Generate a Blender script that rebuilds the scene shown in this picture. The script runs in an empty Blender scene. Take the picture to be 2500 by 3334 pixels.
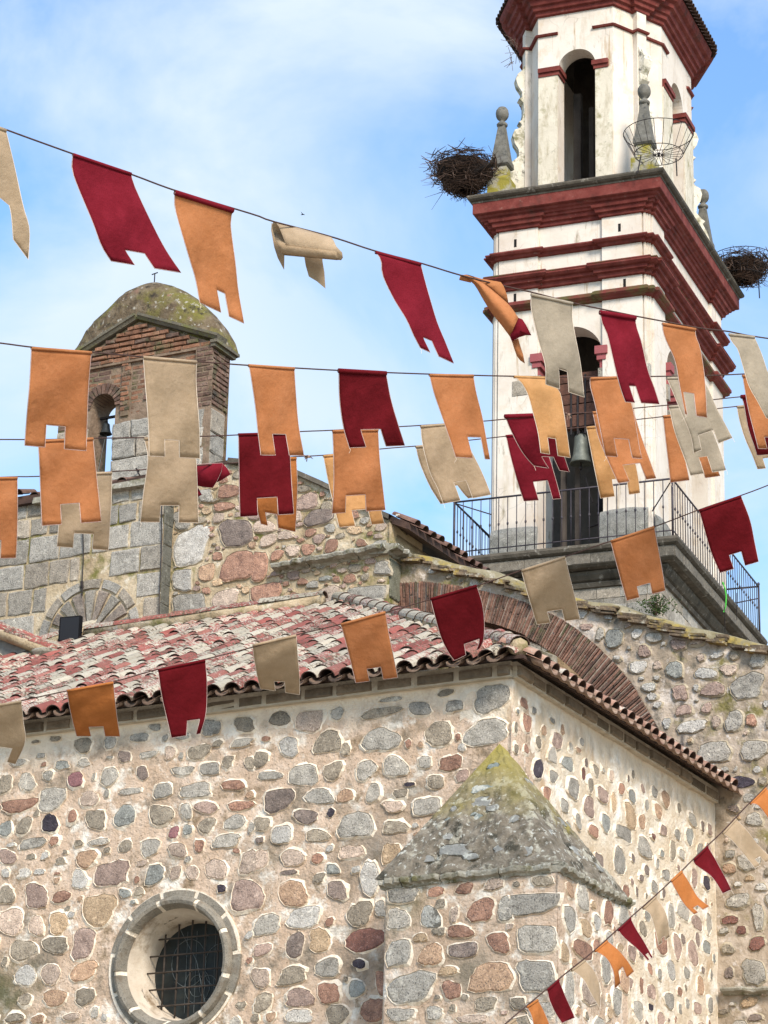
import bpy, bmesh, math, random
import numpy as np
from mathutils import Vector, Matrix, noise as mnoise
R_=random.Random(7)
S=bpy.context.scene; COL=S.collection
# ------------------------------------------------------------------ camera (look-up view from the square)
FPX=9221.76; PITCH=math.radians(19.651); ROLL=math.radians(1.297); YAW=math.radians(27.5)
def _rot():
    cp,sp=math.cos(PITCH),math.sin(PITCH)
    A=np.array([[1,0,0],[0,sp,-cp],[0,cp,sp]])
    c,s=math.cos(ROLL),math.sin(ROLL); B=np.array([[c,-s,0],[s,c,0],[0,0,1]])
    cy,sy=math.cos(YAW),math.sin(YAW); W=np.array([[cy,sy,0],[-sy,cy,0],[0,0,1]])
    return B@A@W
CM=_rot(); EYE=np.array([0,0,1.6])
cd=bpy.data.cameras.new('camera'); cam=bpy.data.objects.new('camera',cd); COL.objects.link(cam)
cd.sensor_fit='HORIZONTAL'; cd.sensor_width=36; cd.lens=FPX/2500*36; cd.clip_end=5000; cd.clip_start=.5
r_,d_,f_=CM
cam.matrix_world=Matrix(((r_[0],-d_[0],-f_[0],0),(r_[1],-d_[1],-f_[1],0),(r_[2],-d_[2],-f_[2],1.6),(0,0,0,1)))
S.camera=cam
# ------------------------------------------------------------------ world, sun, exposure
SUNV=Vector((.72,-.66,.74)).normalized()
w=bpy.data.worlds.new('World'); S.world=w; w.use_nodes=True
nt=w.node_tree; nt.nodes.clear()
def N(nt,t,**k):
    n=nt.nodes.new(t)
    for a,b in k.items(): setattr(n,a,b)
    return n
out=N(nt,'ShaderNodeOutputWorld'); bg=N(nt,'ShaderNodeBackground'); bg.inputs[1].default_value=.10
sky=N(nt,'ShaderNodeTexSky',sky_type='NISHITA',sun_disc=False)
sky.sun_elevation=math.asin(SUNV.z); sky.sun_rotation=math.atan2(SUNV.x,SUNV.y); sky.air_density=1.3; sky.ozone_density=2.2; sky.dust_density=.6
tc=N(nt,'ShaderNodeTexCoord'); L=nt.links
def wnoise(scale,detail,loc,dist=0,rough=.55):
    mp=N(nt,'ShaderNodeMapping'); mp.inputs['Location'].default_value=loc; mp.inputs['Scale'].default_value=(1,1,1.5)
    n=N(nt,'ShaderNodeTexNoise'); n.inputs['Scale'].default_value=scale; n.inputs['Detail'].default_value=detail
    n.inputs['Roughness'].default_value=rough; n.inputs['Distortion'].default_value=dist
    L.new(tc.outputs['Generated'],mp.inputs[0]); L.new(mp.outputs[0],n.inputs[0]); return n.outputs[0]
def ramp(nt,inp,pts):
    r=N(nt,'ShaderNodeValToRGB'); e=r.color_ramp.elements
    while len(e)<len(pts): e.new(.5)
    for i,(p,c) in enumerate(pts):
        e[i].position=p; e[i].color=(c,c,c,1) if not hasattr(c,'__len__') else (*c,1)
    nt.links.new(inp,r.inputs[0]); return r.outputs[0]
c1=ramp(nt,wnoise(6.5,7,(1.2,.4,.3),.3),[(.40,0.0),(.64,.95)])
c2=ramp(nt,wnoise(2.6,3,(3.1,1.4,2.3)),[(.38,.25),(.60,1.0)])
mul=N(nt,'ShaderNodeMath',operation='MULTIPLY'); L.new(c1,mul.inputs[0]); L.new(c2,mul.inputs[1])
tint=N(nt,'ShaderNodeMixRGB',blend_type='MULTIPLY'); tint.inputs[0].default_value=1; tint.inputs[2].default_value=(1.36,1.66,1.95,1)
L.new(sky.outputs[0],tint.inputs[1])
mx=N(nt,'ShaderNodeMixRGB'); mx.inputs[2].default_value=(6.1,7.0,8.0,1)
L.new(mul.outputs[0],mx.inputs[0]); L.new(tint.outputs[0],mx.inputs[1]); L.new(mx.outputs[0],bg.inputs[0]); L.new(bg.outputs[0],out.inputs[0])
sl=bpy.data.lights.new('sun','SUN'); sl.energy=3.7; sl.angle=math.radians(17); sl.color=(1,.90,.78)
so=bpy.data.objects.new('sun',sl); COL.objects.link(so); so.rotation_euler=(-SUNV).to_track_quat('-Z','Y').to_euler(); so.location=(0,0,60)
S.view_settings.view_transform='Standard'; S.view_settings.look='None'; S.view_settings.exposure=.46; S.view_settings.gamma=1
S.view_settings.use_curve_mapping=False
# ------------------------------------------------------------------ picture <-> place helpers
def ray(x,y): return CM.T@np.array([(x-1250)/FPX,(y-1667)/FPX,1.])
def onY(x,y,Y): d=ray(x,y); return EYE+d*(Y/d[1])
def onX(x,y,X): d=ray(x,y); return EYE+d*(X/d[0])
def onD(x,y,D): return EYE+ray(x,y)*D
TORG=np.array([-19.7,49.31,0.]); TA=math.radians(6.1)
# ------------------------------------------------------------------ object helpers
def link(o): COL.objects.link(o); return o
def tag(o,label=None,cat=None,group=None,kind=None):
    if label: o['label']=label
    if cat: o['category']=cat
    if group: o['group']=group
    if kind: o['kind']=kind
    return o
def empty(name,loc,label,cat,group=None,rz=0):
    o=bpy.data.objects.new(name,None); o.location=loc; o.rotation_euler=(0,0,rz); o.empty_display_size=.2
    link(o); return tag(o,label,cat,group)
class MB:
    def __init__(s): s.v=[]; s.f=[]; s.m=[]; s.sm=[]
    def add(s,vs,fs,mi=0,smooth=False):
        b=len(s.v); s.v+= [tuple(map(float,p)) for p in vs]
        for f in fs: s.f.append(tuple(b+i for i in f)); s.m.append(mi); s.sm.append(smooth)
    def box(s,a,b,mi=0,xf=None,jit=0,rnd=None):
        x0,y0,z0=a; x1,y1,z1=b
        vs=[(x0,y0,z0),(x1,y0,z0),(x1,y1,z0),(x0,y1,z0),(x0,y0,z1),(x1,y0,z1),(x1,y1,z1),(x0,y1,z1)]
        if jit: vs=[tuple(c+(rnd or R_).uniform(-jit,jit) for c in p) for p in vs]
        if xf: vs=[xf(*p) for p in vs]
        s.add(vs,[(0,3,2,1),(4,5,6,7),(0,1,5,4),(1,2,6,5),(2,3,7,6),(3,0,4,7)],mi)
    def tube(s,pts,r,n=6,mi=0,cap=True,closed=False):
        P=[Vector(p) for p in pts]; k=len(P); rr=r if hasattr(r,'__len__') else [r]*k
        up=Vector((0,0,1)); vs=[]
        for i,p in enumerate(P):
            if closed: t=P[(i+1)%k]-P[i-1]
            else: t=P[min(i+1,k-1)]-P[max(i-1,0)]
            if t.length<1e-9: t=Vector((0,0,1))
            t.normalize(); a=t.cross(up)
            if a.length<.05: a=t.cross(Vector((1,0,0)))
            a.normalize(); b=t.cross(a)
            for j in range(n):
                q=2*math.pi*j/n; vs.append(p+(a*math.cos(q)+b*math.sin(q))*rr[i])
        fs=[]
        for i in range(k if closed else k-1):
            i2=(i+1)%k
            for j in range(n): fs.append((i*n+j,i*n+(j+1)%n,i2*n+(j+1)%n,i2*n+j))
        if cap and not closed: fs+= [tuple(range(n-1,-1,-1)),tuple((k-1)*n+j for j in range(n))]
        s.add(vs,fs,mi,n>5)
    def lathe(s,prof,c,n=16,mi=0,sq=False):
        vs=[];fs=[]
        for (r,z) in prof:
            for j in range(n):
                q=2*math.pi*(j+.5)/n if n==4 else 2*math.pi*j/n
                k=r*(math.sqrt(2) if n==4 else 1); vs.append((c[0]+k*math.cos(q),c[1]+k*math.sin(q),c[2]+z))
        for i in range(len(prof)-1):
            for j in range(n): fs.append((i*n+j,i*n+(j+1)%n,(i+1)*n+(j+1)%n,(i+1)*n+j))
        fs+= [tuple(range(n-1,-1,-1)),tuple((len(prof)-1)*n+j for j in range(n))]
        s.add(vs,fs,mi,n>4)
    def mould(s,path,prof,mi=0,mis=None):
        """closed plan path (counter-clockwise) swept by (offset,z) profile with mitred corners"""
        n=len(path); off=[]
        for i in range(n):
            p0,p1,p2=np.array(path[i-1]),np.array(path[i]),np.array(path[(i+1)%n])
            a=(p1-p0)/np.linalg.norm(p1-p0); b=(p2-p1)/np.linalg.norm(p2-p1)
            na=np.array([a[1],-a[0]]); nb=np.array([b[1],-b[0]]); m=na+nb; off.append(m/ (1+na@nb+1e-9))
        vs=[(path[i][0]+off[i][0]*o,path[i][1]+off[i][1]*o,z) for (o,z) in prof for i in range(n)]
        for k in range(len(prof)-1):
            b=len(s.v)
            s.add([vs[k*n+i] for i in range(n)]+[vs[(k+1)*n+i] for i in range(n)],[(i,(i+1)%n,n+(i+1)%n,n+i) for i in range(n)],mis[k] if mis else mi)
    def mesh(s,name,mats):
        me=bpy.data.meshes.new(name); me.from_pydata(s.v,[],s.f)
        for m in (mats if isinstance(mats,(list,tuple)) else [mats]): me.materials.append(m)
        me.polygons.foreach_set('material_index',s.m); me.polygons.foreach_set('use_smooth',s.sm); me.update(); return me
    def obj(s,name,mats,parent=None,fix=False,**k):
        me=s.mesh(name,mats)
        if fix:
            bm=bmesh.new(); bm.from_mesh(me); bmesh.ops.recalc_face_normals(bm,faces=bm.faces); bm.to_mesh(me); bm.free()
        o=bpy.data.objects.new(name,me); link(o)
        if parent: o.parent=parent
        return tag(o,**k) if k else o
def put(name,me,parent=None,loc=(0,0,0),rot=(0,0,0),scale=(1,1,1)):
    o=bpy.data.objects.new(name,me); link(o); o.location=loc; o.rotation_euler=rot; o.scale=scale
    if parent: o.parent=parent
    return o
# ------------------------------------------------------------------ materials
def srgb(r,g,b):
    f=lambda c:(c/255/12.92) if c/255<=.04045 else ((c/255+.055)/1.055)**2.4
    return (f(r),f(g),f(b))
_M={}
def mat(name,cols,scale=6,detail=6,rough=.9,bump=.3,bscale=30,speck=None,stains=(),rand=.0,streak=None,island=False,metal=0,trans=0,spec=.3,obj=False,crack=None,zpaint=None,lichen=None,blots=()):
    """cols: colours spread by noise; speck (colour,scale,amount); stains [(colour,scale,lo,hi)]"""
    if name in _M: return _M[name]
    m=bpy.data.materials.new(name); m.use_nodes=True; t=m.node_tree; t.nodes.clear(); l=t.links
    o=N(t,'ShaderNodeOutputMaterial'); b=N(t,'ShaderNodeBsdfPrincipled'); l.new(b.outputs[0],o.inputs[0])
    b.inputs['Roughness'].default_value=rough; b.inputs['Metallic'].default_value=metal; b.inputs['Specular IOR Level'].default_value=spec
    if obj: co=N(t,'ShaderNodeTexCoord').outputs['Object']
    else: co=N(t,'ShaderNodeNewGeometry').outputs['Position']
    def noise(sc,de=5,off=0,stretch=None,ro=.6):
        src=co
        if stretch or off:
            mp=N(t,'ShaderNodeMapping'); mp.inputs['Location'].default_value=(off,off*.7,off*1.3)
            if stretch: mp.inputs['Scale'].default_value=stretch
            l.new(co,mp.inputs[0]); src=mp.outputs[0]
        n=N(t,'ShaderNodeTexNoise'); n.inputs['Scale'].default_value=sc; n.inputs['Detail'].default_value=de; n.inputs['Roughness'].default_value=ro
        l.new(src,n.inputs[0]); return n.outputs[0]
    k=len(cols)
    cur=ramp(t,noise(scale,detail),[(.3+.4*i/max(1,k-1),c) for i,c in enumerate(cols)]) if k>1 else None
    if cur is None:
        rg=N(t,'ShaderNodeRGB'); rg.outputs[0].default_value=(*cols[0],1); cur=rg.outputs[0]
    def mixc(fac,c,cur,bt='MIX'):
        x=N(t,'ShaderNodeMixRGB',blend_type=bt); l.new(fac,x.inputs[0]); l.new(cur,x.inputs[1])
        if hasattr(c,'__len__'): x.inputs[2].default_value=(*c,1)
        else: l.new(c,x.inputs[2])
        return x.outputs[0]
    if speck:
        for i,(c,sc,lo,hi) in enumerate(speck): cur=mixc(ramp(t,noise(sc,2,3.3+i*5),[(lo,0),(hi,1)]),c,cur)
    for i,st in enumerate(stains):
        c,sc,lo,hi=st[:4]; stretch=st[4] if len(st)>4 else None
        cur=mixc(ramp(t,noise(sc,6,11+7*i,stretch,.68),[(lo,0),(hi,1)]),c,cur)
    if lichen:
        rr=N(t,'ShaderNodeObjectInfo').outputs['Random']
        for i,(c,sc,lo,hi,var) in enumerate(lichen):
            ad=N(t,'ShaderNodeMath',operation='MULTIPLY_ADD'); wn=N(t,'ShaderNodeMath',operation='SINE'); ml=N(t,'ShaderNodeMath',operation='MULTIPLY'); ml.inputs[1].default_value=37.7+i*21
            l.new(rr,ml.inputs[0]); l.new(ml.outputs[0],wn.inputs[0]); l.new(wn.outputs[0],ad.inputs[0]); ad.inputs[1].default_value=var; l.new(noise(sc,7,13+i*9,None,.7),ad.inputs[2])
            cur=mixc(ramp(t,ad.outputs[0],[(lo,0),(hi,1)]),c,cur)
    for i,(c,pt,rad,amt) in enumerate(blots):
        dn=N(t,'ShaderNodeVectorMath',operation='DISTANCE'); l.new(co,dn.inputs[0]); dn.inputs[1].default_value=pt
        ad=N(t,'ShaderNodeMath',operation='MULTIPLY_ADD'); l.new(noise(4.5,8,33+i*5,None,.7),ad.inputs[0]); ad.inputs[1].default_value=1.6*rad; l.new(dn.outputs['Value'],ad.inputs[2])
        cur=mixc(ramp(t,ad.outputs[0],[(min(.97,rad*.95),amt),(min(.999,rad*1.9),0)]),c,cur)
    if zpaint:
        sx=N(t,'ShaderNodeSeparateXYZ'); l.new(co,sx.inputs[0]); ad=N(t,'ShaderNodeMath',operation='MULTIPLY_ADD'); l.new(noise(3.2,8,21),ad.inputs[0]); ad.inputs[1].default_value=1.1; l.new(sx.outputs[2],ad.inputs[2])
        mr=N(t,'ShaderNodeMapRange'); l.new(ad.outputs[0],mr.inputs[0]); mr.inputs[1].default_value=zpaint[1]+.5-zpaint[2]/2; mr.inputs[2].default_value=zpaint[1]+.5+zpaint[2]/2; cur=mixc(mr.outputs[0],zpaint[0],cur)
    if crack:
        vo=N(t,'ShaderNodeTexVoronoi',feature='DISTANCE_TO_EDGE'); vo.inputs['Scale'].default_value=crack[0]
        ds=N(t,'ShaderNodeMixRGB'); ds.inputs[0].default_value=.12; l.new(co,ds.inputs[1])
        nn=N(t,'ShaderNodeTexNoise'); nn.inputs['Scale'].default_value=3; l.new(co,nn.inputs[0]); l.new(nn.outputs[1],ds.inputs[2]); l.new(ds.outputs[0],vo.inputs[0])
        ck=ramp(t,vo.outputs[0],[(0,1),(crack[1],0)]); gate=ramp(t,noise(.9,3,31),[(.5,0),(.6,crack[2])])
        mm=N(t,'ShaderNodeMath',operation='MULTIPLY'); l.new(ck,mm.inputs[0]); l.new(gate,mm.inputs[1]); cur=mixc(mm.outputs[0],crack[3],cur)
    if rand or island:
        if island: rv=N(t,'ShaderNodeNewGeometry').outputs['Random Per Island']
        else: rv=N(t,'ShaderNodeObjectInfo').outputs['Random']
        a=rand or .2
        cur=mixc(_one(t),ramp(t,rv,[(0,(1-a,1-a,1-a)),(.5,(1,1,1)),(1,(1+a,1+a*.9,1+a*.8))]),cur,'MULTIPLY')
    l.new(cur,b.inputs['Base Color'])
    if bump:
        bp=N(t,'ShaderNodeBump'); bp.inputs['Strength'].default_value=bump; bp.inputs['Distance'].default_value=.02
        l.new(noise(bscale,6,5),bp.inputs['Height']); l.new(bp.outputs[0],b.inputs['Normal'])
    if trans:
        tr=N(t,'ShaderNodeBsdfTranslucent'); l.new(cur,tr.inputs[0]); ms=N(t,'ShaderNodeMixShader'); ms.inputs[0].default_value=trans
        l.new(b.outputs[0],ms.inputs[1]); l.new(tr.outputs[0],ms.inputs[2]); l.new(ms.outputs[0],o.inputs[0])
    _M[name]=m; return m
def _one(t):
    v=N(t,'ShaderNodeValue'); v.outputs[0].default_value=1; return v.outputs[0]
def stone(name,a,b,sp=(.05,.05,.05),lich=None):
    st=[((a[0]*1.7+.1,a[1]*1.7+.1,a[2]*1.65+.09),9,.58,.74)]
    if lich: st.append((lich,7,.52,.6))
    return mat(name,[b,a,tuple(min(.8,x*1.25) for x in a)],scale=9,rough=.92,bump=.7,bscale=45,speck=[(sp,75,.55,.68),(tuple(min(.7,x*1.45+.04) for x in a),60,.57,.72)],stains=st,rand=.22)
ST=dict(
 g=stone('granite_grey',(.35,.32,.27),(.21,.19,.155)),
 d=stone('stone_brown_grey',(.28,.235,.175),(.16,.13,.095)),
 b=stone('granite_blue_grey',(.27,.27,.24),(.17,.17,.15)),
 r=stone('stone_rust',(.33,.185,.125),(.17,.09,.065)),
 R=stone('stone_dark_red',(.18,.085,.065),(.09,.045,.038)),
 m=stone('stone_mauve',(.35,.25,.20),(.21,.145,.115)),
 p=stone('stone_pinkish_tan',(.46,.355,.275),(.31,.235,.18)),
 o=stone('stone_orange_brown',(.42,.275,.175),(.28,.17,.11)),
 t=stone('stone_ochre',(.48,.34,.21),(.36,.25,.15)),
 w=stone('stone_pale',(.46,.43,.38),(.32,.29,.25)),
 k=stone('stone_purple_grey',(.22,.17,.14),(.125,.098,.085)),
 K=stone('stone_near_black',(.05,.04,.05),(.025,.02,.03)),
 M=stone('stone_magenta',(.27,.13,.13),(.16,.075,.08)),
 W=stone('stone_lichened',(.5,.48,.42),(.33,.31,.27),lich=(.16,.15,.125)))
POINT=mat('lime_pointing',[(.58,.46,.33),(.76,.66,.52),(.82,.74,.62)],scale=9,bump=.8,bscale=40)
POINTB=mat('weathered_pointing',[(.30,.25,.17),(.52,.44,.32)],scale=8,bump=.8,bscale=40)
MORTAR=mat('lime_mortar',[(.41,.29,.195),(.55,.41,.295),(.65,.515,.40)],scale=2.6,detail=10,bump=1.2,bscale=24,
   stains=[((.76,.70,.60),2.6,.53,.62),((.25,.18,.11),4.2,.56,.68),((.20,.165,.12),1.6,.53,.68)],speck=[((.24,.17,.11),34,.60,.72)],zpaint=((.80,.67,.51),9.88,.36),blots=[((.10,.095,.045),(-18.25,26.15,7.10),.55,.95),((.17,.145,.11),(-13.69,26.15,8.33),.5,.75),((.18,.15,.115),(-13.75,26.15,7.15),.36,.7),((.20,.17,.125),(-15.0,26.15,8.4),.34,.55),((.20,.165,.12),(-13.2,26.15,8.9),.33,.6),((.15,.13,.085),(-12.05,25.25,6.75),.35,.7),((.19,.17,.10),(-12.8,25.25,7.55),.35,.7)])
MORTARR=mat('pale_lime_mortar',[(.50,.39,.26),(.60,.50,.37),(.68,.61,.50)],scale=2.5,detail=9,bump=1.2,bscale=22,stains=[((.44,.31,.19),3,.54,.68,(1,1,.35)),((.78,.73,.64),2.2,.52,.64)],zpaint=((.80,.68,.53),10.02,.5))
LIME=mat('whitewash_band',[(.50,.46,.38),(.62,.58,.50)],scale=5,bump=.7,bscale=20,stains=[((.42,.31,.2),4,.58,.7)])
MORTARB=mat('mossy_mortar',[(.30,.22,.13),(.46,.36,.23),(.56,.46,.32)],scale=3,detail=10,bump=1.2,bscale=20,
   stains=[((.62,.55,.43),4,.56,.66),((.17,.155,.045),1.5,.52,.62),((.12,.10,.06),3.2,.58,.70)])
MORTARC=mat('rough_lime_render',[(.24,.19,.13),(.38,.30,.22),(.54,.45,.36)],scale=3.2,detail=11,bump=1.3,bscale=16,
   stains=[((.60,.52,.44),3.0,.54,.64),((.20,.17,.06),1.6,.54,.64),((.13,.115,.085),2.8,.55,.68),((.62,.56,.50),9,.60,.68)])
MORTARG=mat('grey_green_mortar',[(.26,.23,.17),(.42,.37,.29)],scale=3,detail=9,bump=.8,bscale=20,stains=[((.14,.13,.05),1.8,.55,.66)])
ASH=[stone('ashlar_grey',(.33,.305,.26),(.21,.195,.165)),stone('ashlar_warm',(.32,.275,.215),(.21,.18,.14)),stone('ashlar_dark',(.25,.225,.185),(.15,.135,.11))]
LEDGE=mat('lichened_ledge',[(.20,.18,.13),(.38,.355,.29)],scale=7,bump=1,stains=[((.12,.11,.05),4,.53,.64),((.54,.52,.45),9,.56,.66),((.06,.055,.035),7,.6,.7)])
DARKLEDGE=mat('weathered_dark_stone',[(.06,.05,.036),(.125,.106,.08)],scale=4,bump=.8,stains=[((.32,.29,.24),6,.58,.70),((.045,.038,.028),2.5,.54,.68)])
MOSSROOF=mat('mossy_render',[(.055,.038,.022),(.125,.09,.052),(.20,.155,.10)],scale=7,detail=12,bump=1.5,bscale=15,
   stains=[((.15,.135,.028),1.7,.47,.62),((.36,.33,.27),11,.58,.64),((.035,.028,.018),6,.56,.68),((.22,.12,.08),5,.62,.72)])
PYR=mat('lichen_rubble_render',[(.09,.075,.05),(.18,.15,.11),(.27,.235,.18)],scale=8,detail=12,bump=1.5,bscale=16,
   stains=[((.38,.35,.27),5.0,.55,.61),((.055,.05,.035),5,.55,.64),((.28,.225,.045),1.25,.56,.66),((.50,.49,.42),16,.58,.64)],zpaint=((.29,.24,.06),8.86,.85))
MOSSCAP=mat('yellow_lichen_tile',[(.09,.065,.045),(.22,.16,.10)],scale=9,bump=1,stains=[((.33,.235,.07),3.4,.52,.62),((.42,.39,.31),8,.56,.66),((.05,.045,.03),6,.58,.68)],rand=.35)
LCH=lambda d:[((.40,.355,.27),13,.51+d,.58+d,.16),((.45,.41,.33),40,.56+d*.5,.64+d*.5,.09),((.09,.07,.045),24,.53,.64,.06)]
TILE=mat('lichened_clay_tile',[(.20,.06,.046),(.30,.10,.08)],scale=6,bump=.6,bscale=40,lichen=LCH(0),rand=.2)
TILE2=mat('lichened_clay_tile_pale',[(.21,.075,.055),(.29,.12,.095)],scale=6,bump=.6,bscale=40,lichen=LCH(-.06),rand=.2)
TILE3=mat('clean_clay_tile',[(.20,.056,.044),(.31,.10,.08)],scale=6,bump=.6,bscale=40,lichen=LCH(.07),rand=.25)
TILED=mat('dark_clay_channel',[(.035,.022,.018),(.09,.05,.035)],scale=5,bump=.5)
TILEN=mat('eave_clay_tile',[(.25,.11,.075),(.42,.29,.21)],scale=9,bump=.6,stains=[((.5,.45,.37),9,.56,.62)],rand=.25)
BRK=mat('old_red_brick',[(.10,.052,.036),(.21,.108,.074),(.29,.175,.125)],scale=8,bump=.9,bscale=30,stains=[((.05,.04,.035),5,.55,.7),((.34,.29,.24),14,.63,.7)],rand=.3)
GBRK=mat('warm_gable_brick',[(.11,.055,.033),(.22,.105,.06),(.29,.16,.10)],scale=7,bump=.9,bscale=30,stains=[((.12,.105,.05),2.5,.54,.66),((.06,.045,.03),6,.55,.7)],rand=.3)
BRKG=mat('weathered_brick',[(.075,.05,.036),(.145,.085,.062),(.21,.145,.11)],scale=8,bump=.9,bscale=30,stains=[((.10,.095,.045),3,.52,.64),((.05,.045,.035),4,.55,.7)],rand=.3)
EAVEB=mat('eave_brick',[(.14,.11,.075),(.23,.185,.135)],scale=10,bump=.8,rand=.25)
PLASTER=mat('aged_white_plaster',[(.56,.475,.39),(.66,.59,.50),(.71,.65,.57)],scale=.9,detail=7,bump=.25,bscale=12,rough=.85,
   stains=[((.50,.42,.31),3.2,.57,.74,(1,1,.22)),((.58,.47,.35),1.5,.55,.70),((.42,.31,.19),8,.60,.70,(1,1,.07)),((.27,.225,.15),6,.61,.74,(1,1,.2))],crack=(2.6,.018,.55,(.25,.22,.18)))
PLASTD=mat('stained_white_plaster',[(.55,.49,.38),(.69,.625,.50)],scale=1.6,detail=7,bump=.3,bscale=12,
   stains=[((.32,.285,.165),2.8,.54,.68),((.42,.36,.25),6,.50,.68,(1,1,.3)),((.14,.14,.10),9,.62,.74)],crack=(3.4,.016,.6,(.27,.23,.16)))
REDP=mat('oxide_red_paint',[(.10,.018,.014),(.16,.033,.025),(.205,.055,.043)],scale=4,bump=.4,bscale=20,stains=[((.085,.03,.022),3,.54,.70),((.23,.13,.10),9,.62,.74)])
REDM=mat('mossy_red_paint',[(.13,.03,.024),(.20,.045,.036)],scale=3,bump=.5,bscale=20,stains=[((.10,.085,.03),1.8,.46,.62),((.30,.25,.18),7,.64,.73)])
REDC=mat('pinkish_red_paint',[(.27,.07,.075),(.31,.09,.09)],scale=3,bump=.3)
BARM=mat('window_bar',[(.04,.03,.024),(.085,.065,.05)],scale=14,rough=.8,bump=.2)
IRON=mat('dark_iron',[(.02,.018,.02),(.045,.035,.032)],scale=12,rough=.6,metal=.4,bump=.2)
RAILM=mat('railing_paint',[(.03,.028,.04),(.075,.06,.062)],scale=6,rough=.6,metal=.2,bump=.1)
BRONZE=mat('bell_bronze',[(.09,.10,.085),(.17,.18,.155)],scale=5,rough=.6,metal=.3,bump=.3,stains=[((.24,.26,.22),6,.6,.75)])
DBRONZE=mat('dark_bell_bronze',[(.025,.03,.032),(.05,.055,.055)],scale=5,rough=.6,metal=.4)
WOOD=mat('yoke_wood',[(.05,.025,.018),(.13,.06,.04)],scale=6,bump=.5,rand=.15)
BLACK=mat('black_housing',[(.008,.008,.009),(.013,.013,.014)],rough=.8,bump=.05,spec=.05)
TWIG=mat('nest_twigs',[(.05,.03,.023),(.15,.10,.075)],scale=20,bump=0,island=True,rand=.4)
ROPE=mat('dark_cord',[(.045,.022,.018),(.09,.05,.038)],scale=60,bump=.3,bscale=120)
GREEN=mat('green_cord',[(.10,.55,.08)],bump=0)
LEAF=mat('wall_plant_leaf',[(.03,.06,.012),(.07,.12,.03)],scale=9,bump=0,island=True,rand=.35,trans=.2)
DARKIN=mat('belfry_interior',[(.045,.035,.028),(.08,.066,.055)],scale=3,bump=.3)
GLASS=mat('dark_leaded_glass',[(.010,.011,.010),(.022,.028,.027),(.035,.03,.022)],scale=2.4,rough=.55,bump=.2,bscale=9,spec=.25)
CAME=mat('lead_came',[(.10,.12,.12),(.2,.22,.22)],rough=.5,metal=.3,bump=0)
GROUND=mat('paving',[(.30,.25,.185),(.38,.325,.25)],scale=1.5,bump=.4)
# ------------------------------------------------------------------ masonry helpers
def hnoise(a,b,sc,seed=0): return mnoise.noise(Vector((a*sc+seed*3.1,b*sc-seed*1.7,seed*.9)))
def grid_wall(name,parent,m,xs,top,bot,nz,mp,th,disp=.012,hole=None,seed=0,kind=None):
    """wall surface as a relief grid: xs along, top/bot height functions, mp(a,out,z)->place; th thickness behind"""
    b=MB(); nx=len(xs); vs=[]
    for i,a in enumerate(xs):
        t,bo=top(a),bot(a)
        for j in range(nz+1):
            z=bo+(t-bo)*j/nz
            n=disp*(hnoise(a,z,2.2,seed)+.5*hnoise(a,z,7,seed)) if 0<j<nz else 0
            vs.append(mp(a,n,z))
    fs=[]; flip=True
    for i in range(nx-1):
        for j in range(nz):
            if hole:
                a=(xs[i]+xs[i+1])/2; z=bot(a)+(top(a)-bot(a))*(j+.5)/nz
                if (a-hole[0])**2+(z-hole[1])**2<hole[2]**2: continue
            fs.append((i*(nz+1)+j,(i+1)*(nz+1)+j,(i+1)*(nz+1)+j+1,i*(nz+1)+j+1))
    b.add(vs,fs,0,True)
    # top, bottom and side thickness
    n=len(vs); bk=[]
    for i,a in enumerate(xs): bk+=[mp(a,-th,top(a)),mp(a,-th,bot(a))]
    s=[]
    b.v+= [tuple(map(float,p)) for p in bk]
    for i in range(nx-1):
        s.append((i*(nz+1)+nz,(i+1)*(nz+1)+nz,n+2*(i+1),n+2*i)); s.append((i*(nz+1),n+2*i+1,n+2*(i+1)+1,(i+1)*(nz+1)))
        s.append((n+2*i,n+2*(i+1),n+2*(i+1)+1,n+2*i+1)) if not hole else None
    for i in (0,nx-1): s.append(tuple([i*(nz+1)+j for j in range(nz+1)]+[n+2*i,n+2*i+1]))
    for f in s:
        if f: b.f.append(f); b.m.append(0); b.sm.append(False)
    o=b.obj(name,m,parent); return o
def lin(a,b,n): return [a+(b-a)*i/n for i in range(n+1)]
def interp(pts):
    xs=[p[0] for p in pts]; ys=[p[1] for p in pts]
    return lambda x: float(np.interp(x,xs,ys))
def rough_outline(w,h,rnd,n,sq=None,jit=.10):
    sq=sq or rnd.choice([2.2,2.6,3.2,4.2]); pts=[]; ph=rnd.uniform(0,6.3); sk=rnd.uniform(-.18,.18); tp=rnd.uniform(-.16,.16); f1=rnd.uniform(0,6.3); f2=rnd.uniform(0,6.3)
    for i in range(n):
        q=2*math.pi*(i+rnd.uniform(-.28,.28))/n+ph; c,s=math.cos(q),math.sin(q)
        r=(abs(c)**sq+abs(s)**sq)**(-1/sq)*(1+rnd.uniform(-jit,jit)*.75+.10*math.sin(2*q+f1)+.07*math.sin(3*q+f2))
        x,z=r*c,r*s; x=x*(1+tp*z)+sk*z; pts.append((x*w/2,z*h/2))
    return pts
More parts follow.
